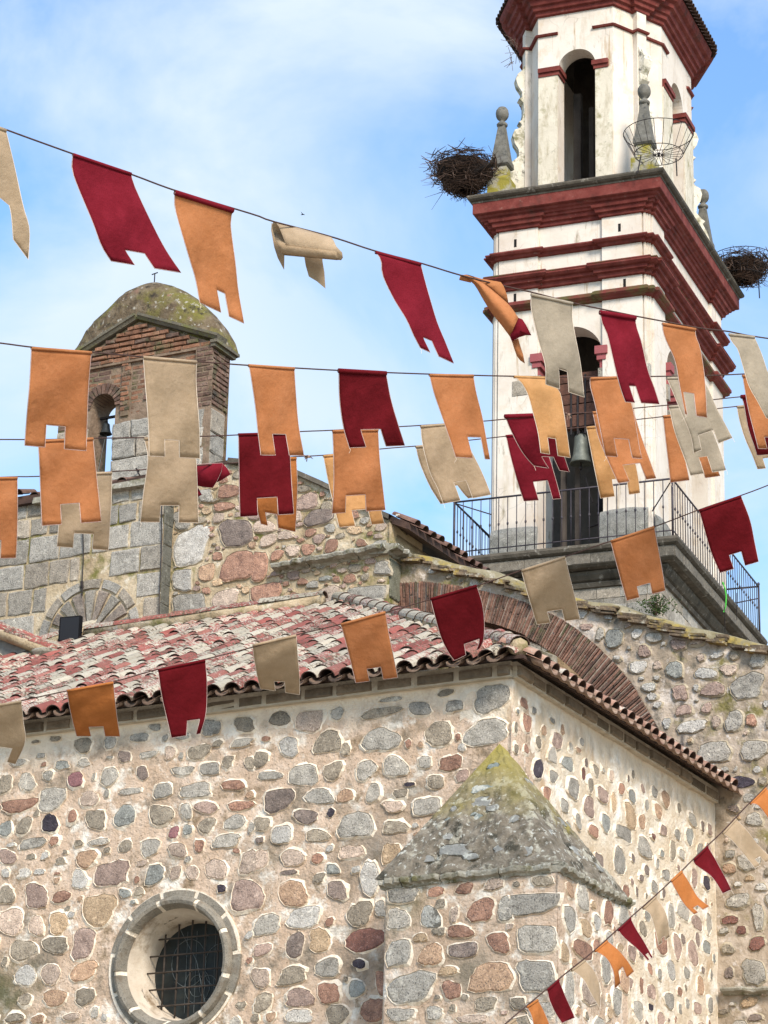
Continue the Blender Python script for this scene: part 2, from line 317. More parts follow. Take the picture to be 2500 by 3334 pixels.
def stone_geo(w,h,proud,rnd,rim,n=10,sq=None,jit=.1):
    """irregular stone with its own lime rim: local (a,out,z)"""
    o=rough_outline(w,h,rnd,n,sq,jit); vs=[];fs=[];mi=[]
    fz=rnd.uniform(0,6.3); rims=[rim*max(.12,.75+.75*math.sin(6.283*i/n+fz)+rnd.uniform(-.55,.55)) for i in range(len(o))]
    for (x,z),r in zip(o,rims):
        k=1+2*r/max(.06,math.hypot(2*x,2*z)); vs.append((x*k,-.012,z*k))
    for (x,z),r in zip(o,rims): vs.append((x*1.01,proud*.35+.008,z*1.01))
    for (x,z) in o: vs.append((x*.985,proud*.25,z*.985))
    for (x,z) in o: vs.append((x*.86+rnd.uniform(-.01,.01),proud*rnd.uniform(.8,1.2),z*.86+rnd.uniform(-.01,.01)))
    vs.append((rnd.uniform(-.1,.1)*w,proud*rnd.uniform(.9,1.3),rnd.uniform(-.1,.1)*h))
    for i in range(n):
        j=(i+1)%n
        fs+=[(i,j,n+j,n+i),(n+i,n+j,2*n+j,2*n+i)]; mi+=[1,1]
        fs+=[(2*n+i,2*n+j,3*n+j,3*n+i),(3*n+i,3*n+j,4*n)]; mi+=[0,0]
    return vs,fs,mi
class Stones:
    """collects stones of one thing; the largest in view become parts, the rest one part per wall"""
    def __init__(s): s.it=[]
    def add(s,parent,mp,a,z,w,h,c,area,rim=.02,proud=.018,sq=None,pm=None,jit=.1,n=10): s.it.append((area,parent,mp,a,z,w,h,c,rim,proud,sq,pm or POINT,jit,n))
    def build(s,limit=290,name='stone'):
        s.it.sort(key=lambda q:-q[0]); rest={}
        for k,(ar,par,mp,a,z,w,h,c,rim,pr,sq,pm,jit,n) in enumerate(s.it):
            rnd=random.Random(k*13+5); vs,fs,mi=stone_geo(w,h,pr,rnd,rim,n,sq,jit)
            P=[mp(a+v[0],v[1],z+v[2]) for v in vs]; cen=mp(a,0,z)
            if k<limit and ar>0:
                b=MB(); b.v=[tuple(float(p[i]-cen[i]) for i in range(3)) for p in P]; b.f=fs; b.m=mi; b.sm=[False]*len(fs)
                o=b.obj(name,[ST[c],pm],par,fix=False); o.location=[float(x) for x in cen]
            else:
                r=rest.setdefault(par.name,(par,MB(),[],pm))
                b=r[1]; ms=r[2]
                if c not in ms: ms.append(c)
                ci=ms.index(c)+1; base=len(b.v); b.v+=[tuple(map(float,p)) for p in P]
                for f,q in zip(fs,mi): b.f.append(tuple(base+i for i in f)); b.m.append(0 if q else ci); b.sm.append(False)
        for par,b,ms,pm in rest.values():
            if b.v: tag(b.obj('small_stones',[pm]+[ST[c] for c in ms],par),kind='stuff')
def fill(lst,a0,a1,z0,z1,ok,n,sizes,seed,gap=.035,cols='gggddprm',asp=(.6,1.2)):
    rnd=random.Random(seed); res=[]
    cell={}
    def key(a,z): return (int(a//.5),int(z//.5))
    def ins(it): cell.setdefault(key(it[0],it[1]),[]).append(it)
    for it in lst: ins(it)
    for k in range(n):
        f=k/n; w=sizes[1]-(sizes[1]-sizes[0])*f**.6; w*=rnd.uniform(.8,1.2); h=w*rnd.uniform(*asp)
        a=rnd.uniform(a0,a1); z=rnd.uniform(z0,z1)
        if not ok(a,z,w,h): continue
        kk=key(a,z); good=True
        for i in range(-2,3):
            for j in range(-2,3):
                for (b,y,w2,h2) in cell.get((kk[0]+i,kk[1]+j),()):
                    if ((a-b)/((w+w2)/2+gap))**2+((z-y)/((h+h2)/2+gap))**2<1: good=False;break
                if not good: break
            if not good: break
        if good: it=(a,z,w,h); ins(it); res.append((a,z,w,h,rnd.choice(cols)))
    return res
def parse(txt):
    out=[]
    for t in txt.split():
        q=t.split(','); out.append((float(q[0]),float(q[1]),float(q[2]),float(q[3]),q[4]))
    return out
def pxarea(P,Q): return 0
def in_view(p,m=60):
    v=CM@(np.array(p,float)-EYE)
    x=1250+v[0]/v[2]*FPX; y=1667+v[1]/v[2]*FPX
    return -m<x<2500+m and -m<y<3334+m
def from_px(txt,ox,oy,un,axis,sc=2.0):
    """pixel list (x,y,w,h,colour) in an enlarged view -> (a,z,w,h,c) on a wall plane"""
    res=[]
    for x,y,w,h,c in parse(txt):
        X=ox+x/sc; Y=oy+y/sc; W=w/sc; H=h/sc
        p=un(X,Y); l=un(X-W/2,Y); r=un(X+W/2,Y); t=un(X,Y-H/2); b=un(X,Y+H/2)
        res.append((p[axis],p[2],abs(r[axis]-l[axis]),t[2]-b[2],c))
    return res
def block(mb,a0,a1,z0,z1,mp,proud,rnd,mi=0,gap=.008,ch=.012,depth=.02,jit=.006):
    a0+=gap;a1-=gap;z0+=gap;z1-=gap; J=lambda: rnd.uniform(-jit,jit)
    o=[(a0+J(),z0+J()),(a1+J(),z0+J()),(a1+J(),z1+J()),(a0+J(),z1+J())]; pr=proud*rnd.uniform(.6,1.2)
    i_=[(a0+ch,z0+ch),(a1-ch,z0+ch),(a1-ch,z1-ch),(a0+ch,z1-ch)]
    # midpoints give worn edges
    def mids(q,w): 
        r=[]
        for k in range(4):
            p,s=q[k],q[(k+1)%4]; r.append(p)
            for f in (.33,.67): r.append((p[0]+(s[0]-p[0])*f+rnd.uniform(-w,w),p[1]+(s[1]-p[1])*f+rnd.uniform(-w,w)))
        return r
    o=mids(o,jit*.8); i_=mids(i_,jit*.5); n=12
    vs=[mp(a,-depth,z) for a,z in o]+[mp(a,pr*.5,z) for a,z in o]+[mp(a,pr+rnd.uniform(-.002,.003),z) for a,z in i_]
    fs=[]
    for k in range(n):
        j=(k+1)%n; fs+=[(k,j,n+j,n+k),(n+k,n+j,2*n+j,2*n+k)]
    fs.append(tuple(range(2*n,3*n)))
    mb.add(vs,fs,mi)
def blockobj(name,parent,m,*a,**k):
    b=MB(); block(b,*a,**k)
    c=np.mean(b.v,axis=0); b.v=[tuple(float(q) for q in np.array(p)-c) for p in b.v]
    o=b.obj(name,m,parent); o.location=[float(q) for q in c]; return o
mpF=lambda Y:(lambda a,o,z:(a,Y-o,z))      # front facing walls
mpR=lambda X:(lambda a,o,z:(X+o,a,z))      # right facing walls
# ------------------------------------------------------------------ ground
g=MB(); g.add([(-400,-400,0),(400,-400,0),(400,400,0),(-400,400,0)],[(0,1,2,3)]); tag(g.obj('ground',GROUND),kind='structure')
# ================================================================== CHAPEL
YF,XR=26.15,-12.05
chapel=empty('chapel',(-16,26.15,0),'rubble stone chapel with round barred window and red tiled roof in front','chapel')
def sub(name,m,parent): 
    o=bpy.data.objects.new(name,None); return o
WC=onY(568,3139,YF); WX,WZ=float(WC[0]),float(WC[2])
def mover(o,parent_loc): o.location=Vector(o.location)-Vector(parent_loc)
chapel.location=(0,0,0)
ZE=10.16
fw=grid_wall('front_wall',chapel,MORTAR,lin(-27,XR,330),lambda a:ZE,lambda a:0,210,mpF(YF),.6,.02,hole=(WX,WZ,.66),seed=1)
rw=grid_wall('right_wall',chapel,MORTARR,lin(YF,32.14,110),lambda a:ZE,lambda a:0,170,mpR(XR),.6,.02,seed=2)
LA="""235,383,50,25,d 365,365,65,35,d 545,405,130,95,d 722,390,85,80,g 910,355,120,60,g 1015,290,80,45,g 1080,360,40,50,g 1190,345,110,50,g 1378,292,120,110,g 1595,270,130,100,d
270,475,60,35,g 120,520,110,50,g 408,535,95,55,b 550,520,85,50,g 718,485,50,25,g 815,480,85,70,k 970,468,125,45,g 1110,455,80,80,p 1300,450,140,105,d 1422,395,60,50,d 1578,388,145,50,g
290,530,40,30,r 315,605,70,75,g 180,645,110,120,g 30,665,95,130,d 495,630,115,95,M 715,610,115,130,g 615,610,22,50,g 930,585,85,90,k 1195,572,135,60,g 1370,562,125,90,g 1485,515,80,80,d 1630,520,80,80,d
340,755,190,145,g 125,800,210,95,r 585,755,125,110,p 700,720,35,60,g 855,705,145,45,g 1062,703,120,105,g 1275,700,210,90,g 1520,665,140,75,r 1630,730,60,50,o
38,950,85,110,b 160,930,100,115,d 328,915,100,130,K 475,870,55,95,r 625,890,120,140,d 820,865,140,150,b 1052,860,145,140,d 1217,835,75,110,g 1345,812,150,85,m 1570,800,165,70,r 1135,975,75,75,M 1225,957,60,70,b 1348,930,120,100,d 1530,910,155,95,g 1640,940,40,80,g
355,1030,60,60,r 215,1047,160,75,g 75,1053,60,25,w 648,1035,125,45,g 515,1045,60,50,d 698,1090,50,45,d 820,1065,100,75,d 980,1075,120,115,g 1160,1090,115,95,p 1300,1060,70,75,r 1475,1030,195,85,g
55,1135,120,95,m 205,1132,60,45,d 295,1125,50,50,w 398,1157,60,45,d 565,1147,140,115,o 428,1100,30,25,d
730,1240,220,160,m 930,1175,80,40,p 1010,1247,130,125,b 1145,1240,80,85,p 1255,1235,85,100,p 1410,1215,140,150,p 1625,1170,120,150,p 165,1238,95,60,w 260,1230,75,40,w 40,1240,60,60,w 520,1280,110,130,w 895,1280,40,50,r 378,1242,45,18,r 815,1370,75,60,b
240,1390,155,155,m 405,1390,130,75,r 45,1380,110,120,d 650,1480,225,200,t 445,1465,35,25,d 1445,1340,60,55,K 1610,1385,200,210,m
240,1580,95,140,p 385,1565,130,150,t 465,1510,50,45,w 75,1560,180,160,p
155,1740,175,150,d 365,1710,160,120,d 545,1700,155,190,m
170,1905,140,140,w 335,1895,120,150,p 545,1880,170,125,o
360,2050,165,110,o 555,2045,130,120,d 470,2175,105,50,p 165,2060,90,80,d 100,2180,120,60,d 250,2190,80,60,o 620,2150,60,70,g"""
LB="""165,235,145,100,d 355,250,170,145,p 540,200,85,90,g 820,195,260,70,d 890,108,140,35,g 1075,165,145,90,g 1245,65,115,45,d 1300,150,110,80,g 1540,105,215,190,g
75,365,60,35,r 225,420,130,130,w 475,385,160,155,d 820,370,245,165,g 1002,395,45,60,r 1200,330,190,160,d 1510,325,290,175,g
40,500,110,100,d 100,605,150,60,g 320,605,180,150,g 510,575,120,120,d 725,570,135,135,g 915,545,160,140,g 1110,520,85,85,g 1280,520,150,100,r 1180,645,125,90,d 1355,605,80,90,m
155,765,200,140,k 420,740,200,100,g 590,735,110,90,o 770,715,100,125,g 1010,660,80,25,K 950,720,90,60,d
335,870,160,100,k 497,845,60,60,K 660,925,220,180,g 905,805,130,70,p 1120,805,170,120,g 915,940,150,90,d
50,920,100,100,d 175,990,130,130,w 410,995,155,90,d 35,1025,50,45,k 630,1100,160,90,p
250,1140,165,100,p 410,1145,80,75,r 40,1150,110,120,p 225,1235,120,35,k 890,1110,120,140,t 1180,940,80,50,p
750,1270,125,240,w 660,1215,60,50,w 420,1270,75,60,d 250,1375,195,165,o 538,1350,115,135,k
320,1525,225,135,w 80,1575,165,140,g 685,1505,160,170,d 820,1470,70,110,g
265,1710,125,160,k 425,1675,145,150,t 50,1740,110,90,m 720,1670,280,150,R
475,1855,180,120,g 680,1830,95,65,K 245,1905,180,110,d 40,1920,110,140,p
295,2050,195,120,m 480,2020,130,150,r 665,1990,115,110,b 825,1950,70,160,r
55,2080,125,120,d 290,2170,190,90,w 535,2160,150,140,d 770,2130,180,150,r 105,2175,60,70,o"""
unF=lambda x,y:onY(x,y,YF)
FS=from_px(LA,0,2224,unF,0)+from_px(LB,830,2224,unF,0)
FS=[(a,z,w,h,c) for a,z,w,h,c in FS if not (abs(a-WX)<.8 and math.hypot(a-WX,z-WZ)<.78+.3*w)]
CS=Stones()
def okF(a,z,w,h): return math.hypot(a-WX,z-WZ)>.86+w*.6 and z<ZE-.42 and a<XR-.12 and not (a>-13.3 and z<9.3 and (a+13.3)/1.25+ (9.3-z)/3>.8)
ff=fill([s[:4] for s in FS],-19.4,XR,6.2,ZE-.35,okF,650,(.07,.17),3,gap=.03,cols='gddprwob')
allF=FS+ff
far=fill([s[:4] for s in allF],-26.5,XR,3.2,ZE-.35,lambda a,z,w,h:okF(a,z,w,h) and (z<6.3 or a<-19.2),5000,(.16,.42),4,gap=.05)
m1=mpF(YF-.004)
for k,(a,z,w,h,c) in enumerate(allF):
    big=w*h; CS.add(fw,m1,a,z,w*.97,h*.97,c,big if in_view((a,YF,z)) else 0,rim=.027 if big>.012 else .016,proud=.015,n=20 if big>.045 else (15 if big>.012 else 9),sq=6 if (c=='g' and big>.16) else None,jit=.05 if big>.16 else .1)
for a,z,w,h,c in far: CS.add(fw,m1,a,z,w,h,c,0)
LR="""85,130,55,80,r 150,180,35,50,g 105,260,65,140,r 270,245,45,35,g 215,310,45,80,o 335,305,35,75,o 180,385,50,90,d 303,375,85,115,m 35,430,40,65,d 100,430,40,65,r 272,470,65,120,g 390,415,35,50,g 462,385,40,55,g 440,437,40,40,o 180,560,80,150,K 370,525,100,95,b 472,590,30,95,R 490,520,25,70,k 555,570,45,80,d 603,567,20,30,g 655,605,35,90,p 795,595,25,70,d 410,690,80,160,g 520,665,45,110,d 600,730,80,115,m 720,690,50,90,r 790,740,60,95,b 275,610,60,100,g 510,805,85,155,m 620,915,65,150,b 670,780,40,150,t 780,870,90,170,t 855,905,55,120,o 960,835,65,105,o 935,710,45,85,g 1010,760,65,120,o 885,795,30,90,g 1095,815,30,80,d 540,965,75,90,r 735,980,120,110,g 870,1070,120,140,g 930,1000,35,40,R 995,960,60,70,m 1055,1090,50,140,d 1085,985,55,75,g 1165,1000,60,130,b 1185,890,65,100,g 1250,935,30,80,k 710,1160,90,230,g 1115,1115,50,70,g 985,1110,30,55,b 850,1270,40,50,k 795,1140,30,60,k 935,1330,50,90,g 1010,1250,60,90,g 1195,1270,50,130,m 1275,1300,60,100,K 820,1360,20,70,k 885,1220,40,80,k 750,1360,60,100,r 1045,1520,60,180,g 1125,1480,90,150,g 1210,1560,85,110,m 1290,1570,50,140,g 980,1690,100,150,r 1085,1720,70,170,m 1185,1760,80,190,m 1215,1670,35,110,k 1120,1670,35,80,k 1275,1720,60,100,b 860,1600,60,110,d 890,1520,50,70,g 790,1760,60,120,m 680,1610,110,130,g 905,1860,40,80,r 1045,1870,70,150,w 1145,1890,55,80,g 1235,1970,60,130,o 850,1970,30,130,r 915,2010,80,100,m 770,1950,60,80,m 970,1900,30,90,g 1305,1900,20,80,g 680,2070,170,200,g 830,2130,80,130,g 1035,2070,80,120,g 910,2110,40,50,K 520,2000,120,200,p 1100,2010,40,70,r 1150,2090,35,70,g 1215,2120,60,90,m 1300,2100,40,120,g 1250,1870,30,50,k 580,1880,50,100,r 350,800,70,90,g 440,900,50,110,g"""
unR=lambda x,y:onX(x,y,XR)
RS=[s for s in from_px(LR,1660,2224,unR,1) if YF+.05<s[0]<32.1]
okR=lambda a,z,w,h: z<ZE-.45 and YF+.08<a<32.05
fr=fill([s[:4] for s in RS],YF,32.1,5.6,ZE-.4,okR,3500,(.08,.30),9,gap=.055,cols='ggdpmrbko',asp=(.6,1.3))
fr2=fill([s[:4] for s in RS+fr],YF,32.1,3.2,5.7,lambda a,z,w,h:True,1500,(.12,.36),10,gap=.05)
m2=mpR(XR+.004)
for a,z,w,h,c in RS+fr: CS.add(rw,m2,a,z,w*.84,h*.88,c,w*h*.55 if in_view((XR,a,z)) else 0,rim=.040,proud=.012,n=14)
for a,z,w,h,c in fr2: CS.add(rw,m2,a,z,w*.85,h*.85,c,0)
CS.build(292)
# whitewashed band under the eaves
def band(parent,name,mp,a0,a1,z0,z1,seed):
    grid_wall(name,parent,LIME,lin(a0,a1,120),lambda a:z1,lambda a:z0+.07*hnoise(a,1,2.6,seed)+.04*hnoise(a,2,7,seed),8,mp,.03,.01,seed=seed)
#band(chapel,'limewash_band',mpF(YF-.014),-27,XR+.014,ZE-.28,ZE-.02,5); band(chapel,'limewash_band',mpR(XR+.014),YF-.014,32.1,ZE-.30,ZE-.02,6)
# eave bricks
rnd=random.Random(21)
def eave(mp,a0,a1,z0,vis):
    rest=MB(); bed=MB(); A=a0
    P=[mp(a0,-.05,z0-.012),mp(a1,-.05,z0-.012),mp(a1,.052,z0-.012),mp(a0,.052,z0-.012),mp(a0,-.05,z0+.16),mp(a1,-.05,z0+.16),mp(a1,.052,z0+.16),mp(a0,.052,z0+.16)]
    bed.add(P,[(0,1,2,3),(4,7,6,5),(0,4,5,1),(1,5,6,2),(2,6,7,3),(3,7,4,0)]); bed.obj('mortar_course',mat('eave_mortar',[(.44,.37,.27),(.60,.53,.42)],scale=8,bump=.8),chapel,fix=True)
    while A<a1:
        Lb=rnd.uniform(.30,.46); b=min(A+Lb,a1)
        if b-A>.08:
            if in_view(mp(A,0,z0)) : blockobj('eave_brick',chapel,EAVEB,A,b,z0,z0+.12,mp,.085,rnd,gap=.004,depth=.03,jit=.006)
            else: block(rest,A,b,z0,z0+.125,mp,.075,rnd,gap=.006,depth=.03,jit=.006)
        A=b+rnd.uniform(.035,.06)
    if rest.v: tag(rest.obj('eave_bricks',EAVEB,chapel),kind='stuff')
eave(mpF(YF-.02),-26.9,XR+.02,ZE-.11,1); eave(mpR(XR+.02),YF-.02,32.1,ZE-.11,1)
# ---------------- roof: pitched slab, clay channels, cover tiles
X0,Y0,Z0=-11.80,25.90,10.20; TAN=(13.18-Z0)/5.9; YT=31.8; XH=X0-5.9+.5
HX,HY=-17.2,31.8   # hip top
XL=-21.0           # left hip top
def rz(y): return Z0+(y-Y0)*TAN
rf=MB(); t_=.07
vsT=[(X0,Y0,Z0),(HX,HY,rz(HY)),(XL,HY,rz(HY)),(XL-5.9,Y0,Z0),(X0,32.14,Z0),(-13.9,32.14,rz(28.2)),(HX,33,rz(HY))]
lo=[(x,y,z-.035) for x,y,z in vsT]
rf.add(vsT+lo,[(3,0,1,2),(0,4,5,6,1),(10,9,8,7),(7,8,13,12,11),(3,10,7,0),(0,7,11,4),(2,9,10,3)]); rf.obj('roof_deck',TILED,chapel,fix=True)
TILEIN=mat('tile_underside_shade',[(.05,.03,.022),(.10,.06,.045)],scale=9,bump=.3)  # shade under the tile lips and in their mouths, put into the colour
def tile_geo(r0,r1,Lt,th=.011,seg=8,mi=0):
    """cover tile, axis +y (up-slope), open arch below, wider end at the foot"""
    vs=[];fs=[]
    for (y,r) in ((0,r0),(Lt,r1)):
        for k in range(seg+1):
            q=math.pi*k/seg; vs.append((r*math.cos(q),y,r*math.sin(q)*.86))
        for k in range(seg+1):
            q=math.pi*k/seg; vs.append(((r-th)*math.cos(q),y,(r-th)*math.sin(q)*.86))
    n=seg+1
    for k in range(seg):
        fs+=[(k,k+1,2*n+k+1,2*n+k),(n+k+1,n+k,3*n+k,3*n+k+1),(k+1,k,n+k,n+k+1),(2*n+k,2*n+k+1,3*n+k+1,3*n+k)]
    fs+=[(0,2*n,3*n,n),(seg,n+seg,3*n+seg,2*n+seg)]
    return vs,fs
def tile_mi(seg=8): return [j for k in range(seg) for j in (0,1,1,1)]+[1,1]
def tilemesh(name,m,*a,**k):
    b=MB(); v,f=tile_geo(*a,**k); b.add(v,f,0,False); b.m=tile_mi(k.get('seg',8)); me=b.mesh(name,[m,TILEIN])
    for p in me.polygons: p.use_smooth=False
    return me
SL=math.atan(TAN); LT=.46; EXP=.36; PITCHX=.235
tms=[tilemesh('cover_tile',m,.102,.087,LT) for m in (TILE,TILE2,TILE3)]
rnd=random.Random(5); items=[]
def hipx(y): return X0-(y-Y0)*(X0-HX)/(HY-Y0)
def hipl(y): return XL-(HY-y)
x=X0-.16; ncol=0
chan=MB()
while x>-26.6:
    s=0; row=0
    while True:
        y=Y0-.10+s*math.cos(SL)
        if y+LT*math.cos(SL)>HY+.1: break
        if x<hipx(y)-.02 and x>hipl(y)+.02:
            z=rz(y)+.034+.012*math.sin(x*3+y); jit=(rnd.uniform(-.007,.007),rnd.uniform(-.02,.02),rnd.uniform(0,.004))
            items.append((y,x,z,jit,rnd.random()))
        s+=EXP; row+=1
    # concave channel tile between the covers
    xc=x-PITCHX/2; seg=6
    ya,yb=Y0-.14,HY; 
    yb=min(HY,Y0+(X0-xc)/(X0-HX)*(HY-Y0)); 
    if xc<XL: yb=min(yb,HY-(XL-xc))
    if yb>ya+.3:
        vs=[]
        for yy in (ya,yb):
            for k in range(seg+1):
                q=math.pi*k/seg; vs.append((xc+.085*math.cos(q),yy,rz(yy)+.05-.055*math.sin(q)))
            for k in range(seg+1):
                q=math.pi*k/seg; vs.append((xc+.085*math.cos(q),yy,rz(yy)+.036-.055*math.sin(q)))
        n=seg+1; fs=[]
        for k in range(seg): fs+=[(k,k+1,2*n+k+1,2*n+k),(n+k,3*n+k,3*n+k+1,n+k+1),(k,n+k,n+k+1,k+1)]
        chan.add(vs,fs)
    x-=PITCHX
tag(chan.obj('channel_tiles',mat('channel_tile',[(.10,.06,.04),(.19,.13,.09)],scale=6,stains=[((.36,.31,.23),9,.60,.70),((.05,.035,.025),4,.5,.62)]),chapel,fix=True),kind='stuff')  # channel colour darkened to stand for the shade between the covers
items.sort()
rest=[MB(),MB(),MB()]; cnt=0
for (y,x,z,j,q) in items:
    vis=in_view((x,y,z),0); mi=0 if q<.40 else (1 if q<.78 else 2)
    if vis and cnt<290:
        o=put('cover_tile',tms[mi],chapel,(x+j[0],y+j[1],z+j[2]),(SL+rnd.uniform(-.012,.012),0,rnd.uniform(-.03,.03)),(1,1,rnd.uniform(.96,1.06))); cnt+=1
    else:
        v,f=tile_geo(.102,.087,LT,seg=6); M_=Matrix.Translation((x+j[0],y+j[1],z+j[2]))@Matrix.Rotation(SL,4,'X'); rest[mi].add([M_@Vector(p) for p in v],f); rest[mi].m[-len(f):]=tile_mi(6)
def islandmat(m):
    k=m.copy(); k.name=m.name+'_joined'
    for n in k.node_tree.nodes:
        if n.bl_idname=='ShaderNodeObjectInfo':
            g_=k.node_tree.nodes.new('ShaderNodeNewGeometry')
            for l in list(k.node_tree.links):
                if l.from_node==n: k.node_tree.links.new(g_.outputs['Random Per Island'],l.to_socket)
    return k
for r,m in zip(rest,(TILE,TILE2,TILE3)):
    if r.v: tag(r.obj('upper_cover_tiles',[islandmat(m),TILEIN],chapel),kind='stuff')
# right-hand eave: tile ends seen edge on
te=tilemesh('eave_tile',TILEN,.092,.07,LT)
y=Y0+.14; rnd=random.Random(8)
ch2=MB()
while y<32.1:
    o=put('eave_tile',te,chapel,(X0+.10,y+rnd.uniform(-.012,.012),Z0-.012+rnd.uniform(-.01,.01)),(0,0,0)); 
    o.rotation_euler=(SL,0,math.pi/2)
    xs=[]
    for xx in (X0+.14,X0-.4):
        zz=Z0+(X0-xx)*TAN
        for k in range(7):
            q=math.pi*k/6; xs.append((xx,y+PITCHX/2+.085*math.cos(q),zz+.036-.055*math.sin(q)))
        for k in range(7):
            q=math.pi*k/6; xs.append((xx,y+PITCHX/2+.085*math.cos(q),zz+.022-.055*math.sin(q)))
    fs=[]
    for k in range(6): fs+=[(k,k+1,15+k,14+k),(7+k,21+k,22+k,8+k),(k,7+k,8+k,k+1)]
    ch2.add(xs,fs); y+=PITCHX
tag(ch2.obj('eave_channel_tiles',mat('eave_channel',[(.16,.08,.055),(.36,.27,.2)],scale=8),chapel,fix=True),kind='stuff')
# hip and ridge tiles
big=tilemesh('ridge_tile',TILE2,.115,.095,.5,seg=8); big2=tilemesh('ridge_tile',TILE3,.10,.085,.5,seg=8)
def run_tiles(p,q,step,metf,parent,name='ridge_tile',lift=.05,bed=None):
    p,q=Vector(p),Vector(q); d=(q-p); n=max(1,int(d.length/step)); u=d.normalized(); rot=Vector((0,1,0)).rotation_difference(u)
    # keep the crown of the tile upwards
    X=u.cross(Vector((0,0,1))).normalized(); Zv=X.cross(u); Mx=Matrix((X,u,Zv)).transposed()
    for i in range(n):
        o=put(name,metf(i),parent,p+d*(i/n)+Vector((0,0,lift+rnd.uniform(0,.012))),Mx.to_euler())
    b=MB(); b.tube([p+Vector((0,0,.03)),q+Vector((0,0,.03))],.10,8); b.obj('mortar_bed' if not bed else bed,MORTARB if not bed else MORTARB,parent)
run_tiles((X0-.05,Y0+.02,Z0+.06),(HX,HY,rz(HY)+.04),.4,lambda i:big,chapel)
run_tiles((XL-5,HY-5,rz(HY-5)+.04),(XL-.6,HY-.6,rz(HY-.6)+.05),.4,lambda i:big,chapel)
run_tiles((XL-.6,HY-.6,rz(HY-.6)+.06),(XL,HY-.25,rz(HY)+.03),.3,lambda i:big,chapel)
run_tiles((XL,HY-.28,rz(HY-.28)+.08),(HX-.1,HY-.28,rz(HY-.28)+.10),.42,lambda i:big2 if i%3 else big,chapel,name='flashing_tile',lift=.07)
# ---------------- buttress with pyramid cap
BX0,BX1,BY0,BY1=-13.03,-11.12,25.25,27.03; ZC=7.72
bt=grid_wall('buttress',chapel,MORTARG if 0 else MORTAR,lin(BX0,BX1,60),lambda a:ZC,lambda a:0,110,mpF(BY0),.9,.015,seed=4)
bs=grid_wall('buttress_side',bt,MORTAR,lin(BY0,BY1,50),lambda a:ZC,lambda a:0,110,mpR(BX1),.9,.015,seed=5)
BL="""965,1385,210,95,g 935,1535,140,150,g 1145,1525,130,160,W 1180,1360,115,65,r 1370,1340,125,75,r 1560,1310,130,80,p 1475,1480,185,150,r 1300,1510,50,110,p 1630,1470,90,160,g 1335,1620,170,90,r 1080,1660,100,60,t 935,1760,160,180,g 1150,1770,165,140,o 1360,1740,195,110,k 1590,1690,140,140,r 1260,1875,130,60,t 1015,1985,310,200,g 1285,2000,125,130,r 1540,1920,270,220,o 1505,2090,150,90,d 950,2160,170,90,g 1170,2150,110,90,g 1420,2190,200,60,p 1210,1440,70,60,d 1200,1620,80,60,d"""
BR="""150,1440,330,150,g 240,1660,270,185,g 260,1900,270,200,g 200,2130,210,110,g 220,1290,140,70,d 60,2090,100,90,d"""
unB=lambda x,y:onY(x,y,BY0)
B_=[s for s in from_px(BL,830,2224,unB,0)+from_px(BR,1660,2224,unB,0)]
B_=[(min(max(a,BX0+w/2),BX1-w/2-.0),z,w,h,c) for a,z,w,h,c in B_]
BS=Stones(); mb_=mpF(BY0-.004)
for a,z,w,h,c in B_: BS.add(bt,mb_,a,z,w*.95,h*.95,c,w*h,rim=.022,proud=.018,n=20,sq=5 if c in 'gd' else 3,jit=.09)
for a,z,w,h,c in fill([s[:4] for s in B_],BX0+.08,BX1-.1,3.2,ZC-.1,lambda a,z,w,h:True,3000,(.06,.36),12,gap=.03): BS.add(bt,mb_,a,z,w,h,c,w*h if z>5.9 else 0)
B2=[(25.52,7.28,.34,.3,'g'),(25.5,6.55,.3,.42,'g'),(25.7,5.9,.4,.4,'g')]+from_px("470,1740,130,120,r 490,1600,90,110,t 690,2075,60,200,g 520,2010,130,200,p 560,1560,60,110,w 640,1680,60,120,g",1660,2224,lambda x,y:onX(x,y,BX1),1)
for s in B2+fill([s[:4] for s in B2],BY0+.1,BY1-.1,3.2,ZC-.12,lambda a,z,w,h:True,3000,(.08,.34),13,gap=.04,cols='tgdpor'):
    a,z,w,h,c=s; BS.add(bs,mpR(BX1+.004),a,z,w*.9,h*.95,c,w*h*.5 if z>5.9 else 0,rim=.03)
BS.build(200)
# pyramid cap: bumpy rubble faces rising to the wall corner
AP=(XR-.12,YF-.03,9.33); cap=MB()
def capface(p,q,seed,n=60):
    vs=[];fs=[]; p,q,a=Vector(p),Vector(q),Vector(AP); nn=(q-p).cross(a-p).normalized()
    for i in range(n+1):
        t=i/n
        for j in range(n+1):
            s=j/n; b=(p.lerp(q,s)).lerp(a,t); e=math.sin(math.pi*s)**.4*(1-t)**.3*(1 if i else 0)
            d=.05*mnoise.noise(b*3.2+Vector((seed,0,0)))+.05*abs(mnoise.noise(b*7))+.025*mnoise.noise(b*17)
            vs.append(b+nn*(d*e+.05*math.sin(math.pi*min(1,t*1.1))*.6*e))
    for i in range(n):
        for j in range(n): k=i*(n+1)+j; fs.append((k,k+1,k+n+2,k+n+1))
    cap.add(vs,fs,0,True)
zc=ZC+.06; ex=.02
capface((BX0-ex-.1,BY0-ex,zc),(BX1+ex,BY0-ex,zc),1); capface((BX1+ex,BY0-ex,zc),(BX1+ex,BY1+ex,zc),2)
capface((BX1+ex,BY1+ex,zc),(XR-.1,BY1+.0,zc),3); capface((XR-.3,BY0-.02+.9,zc),(BX0-ex-.1,BY0-ex,zc),4)
co_=cap.obj('pyramid_cap',PYR,bt)
PS="365,940,290,130,b 1590,970,1,1,g"
def on_face(p,q,s,t): 
    b=Vector(p).lerp(Vector(q),s).lerp(Vector(AP),t); return b
rnd=random.Random(31)
